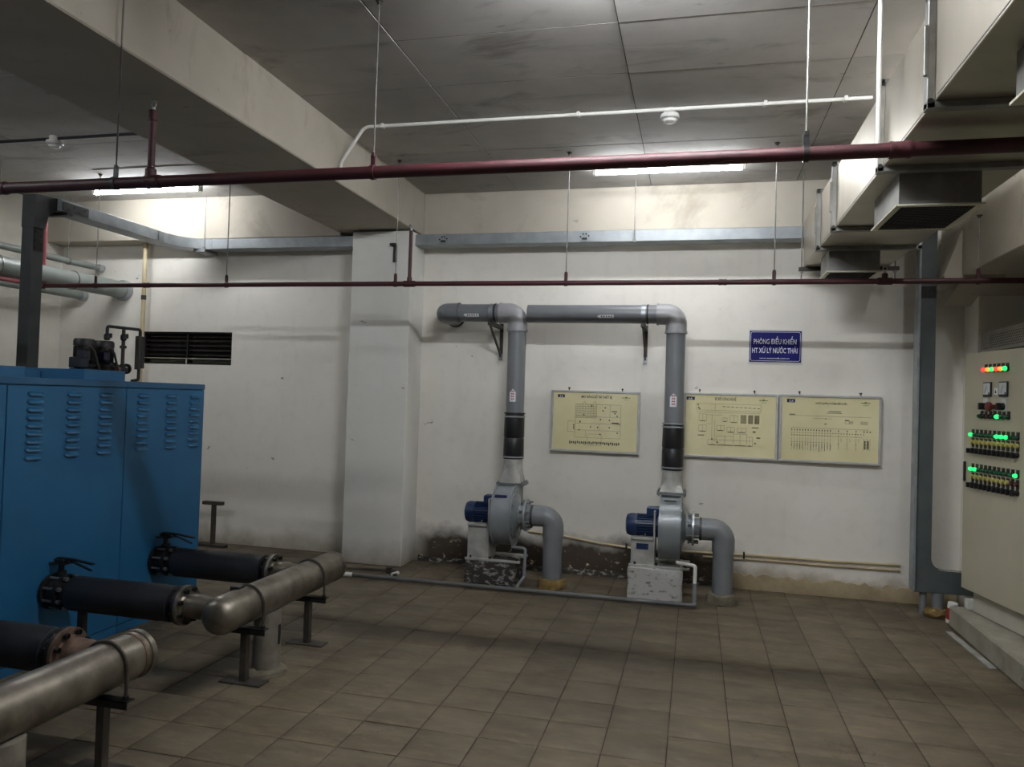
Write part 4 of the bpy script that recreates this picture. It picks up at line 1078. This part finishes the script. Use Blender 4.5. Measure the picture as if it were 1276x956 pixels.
for s in (.29, .51):
    MB().box(-.006, 0, -s-.03, -s+.03, 1.345, 1.44, .002).build('switch_plate', 'glass', cc, local=True)
    b = MB(); b.lathe((-.006, -s, 1.38), (-1, 0, 0), [(0, .026), (.02, .024), (.022, 0)], 14); b.box(-.055, -.02, -s-.008, -s+.008, 1.355, 1.405, .003); b.build('selector_knob', 'black', cc, local=True)
MB().lathe((0, -.395, 1.378), (-1, 0, 0), [(0, .018), (.03, .016), (.032, .034), (.05, .034), (.056, .024), (.058, 0)], 16).build('stop_button', 'redknob', cc, local=True)
def switch_row(s0, zg, zy, zk, on, redk):
    for k in range(11):
        s = s0+.0548*k
        lamp(s, zg, 'ongreen' if k in on else 'greenoff', .014)
        o = MB().box(-.004, 0, -s-.016, -s+.016, zy-.04, zy+.03, .001).build('button_plate', 'black', cc, local=True)
        MB().lathe((-.003, -s, zy), (-1, 0, 0), [(0, .017), (.018, .016), (.02, 0)], 12).build('push_button', 'redoff' if k in redk else 'yellow', o, local=True)
        o = MB().lathe((0, -s, zk), (-1, 0, 0), [(0, .019), (.012, .019), (.014, .015), (.03, .014), (.032, 0)], 14).build('selector_switch', 'black', cc, local=True)
        MB().box(-.05, -.02, -s-.006, -s+.006, zk-.022, zk+.014, .002).build('switch_lever', 'black', o, local=True)
switch_row(.131, 1.168, 1.114, 1.052, (0, 6, 7, 8), ())
switch_row(.137, .913, .856, .797, (0, 1, 10), (9, 10))
cc.rotation_euler = (0, 0, A)
# perforated tray above cabinet
t = thing('perforated_tray', 'perforated cable tray on the wall above the control cabinet', 'cable tray', (2.25, 6, 2.15))
b = MB(); b.box(2.252, 2.40, 3.5, 6.91, 2.15, 2.153); b.box(2.25, 2.252, 3.5, 6.91, 2.15, 2.166); b.box(2.25, 2.252, 3.5, 6.91, 2.296, 2.312)
rows = 7; zz = [2.166+(2.296-2.166)*k/rows for k in range(rows+1)]
y = 6.90; k = 0
b.build('body', 'perf', t)
b = MB()
for r in range(rows):
    b.box(2.25, 2.252, 3.5, 6.905, zz[r], zz[r]+.0105)
    off = .02 if r % 2 else 0
    yy = 6.90-off
    while yy > 5.2:
        b.box(2.25, 2.252, yy-.013, yy, zz[r]+.0105, zz[r+1]); yy -= .04
    b.box(2.25, 2.252, 3.5, 5.2, zz[r]+.0105, zz[r+1])
g = b.build('perforated_web', 'perf', t); g['kind'] = 'stuff'
MB().box(2.31, 2.315, 3.5, 6.9, 2.153, 2.30).build('black_sheet', 'black', t)  # thin black sheet standing behind the perforated web
# things on the floor by the cabinet
t = tag(MB().obox((1.905, 5.96, .006), (math.cos(.03), math.sin(.03), 0), (-math.sin(.03), math.cos(.03), 0), (0, 0, 1), .022, .40, .004).build('metal_strip', 'silver'), 'flat pale metal strip lying on the floor along the concrete curb', 'strip')
t = thing('paper_cup', 'small red and white cup lying against the curb end under the trunking', 'cup', (2.0, 6.64, .0))
MB().lathe((1.99, 6.66, .03), (.12, -.1, 1), [(0, .03), (.09, .036)], 16).build('wall', 'canred', t)
MB().lathe((2.0015, 6.65, .12), (.12, -.1, 1), [(0, .0365), (.04, .038), (.045, .034)], 16).build('rim', 'white', t)
MB().lathe((1.985, 6.664, .001), (.12, -.1, 1), [(0, .026), (.03, .0305)], 16).build('foot', 'white', t)
t = thing('white_block', 'small white block on the curb under the cabinet foot', 'block', (2.08, 6.45, .16))
MB().box(2.05, 2.16, 6.46, 6.54, .16, .235, .004).build('body', 'white', t)
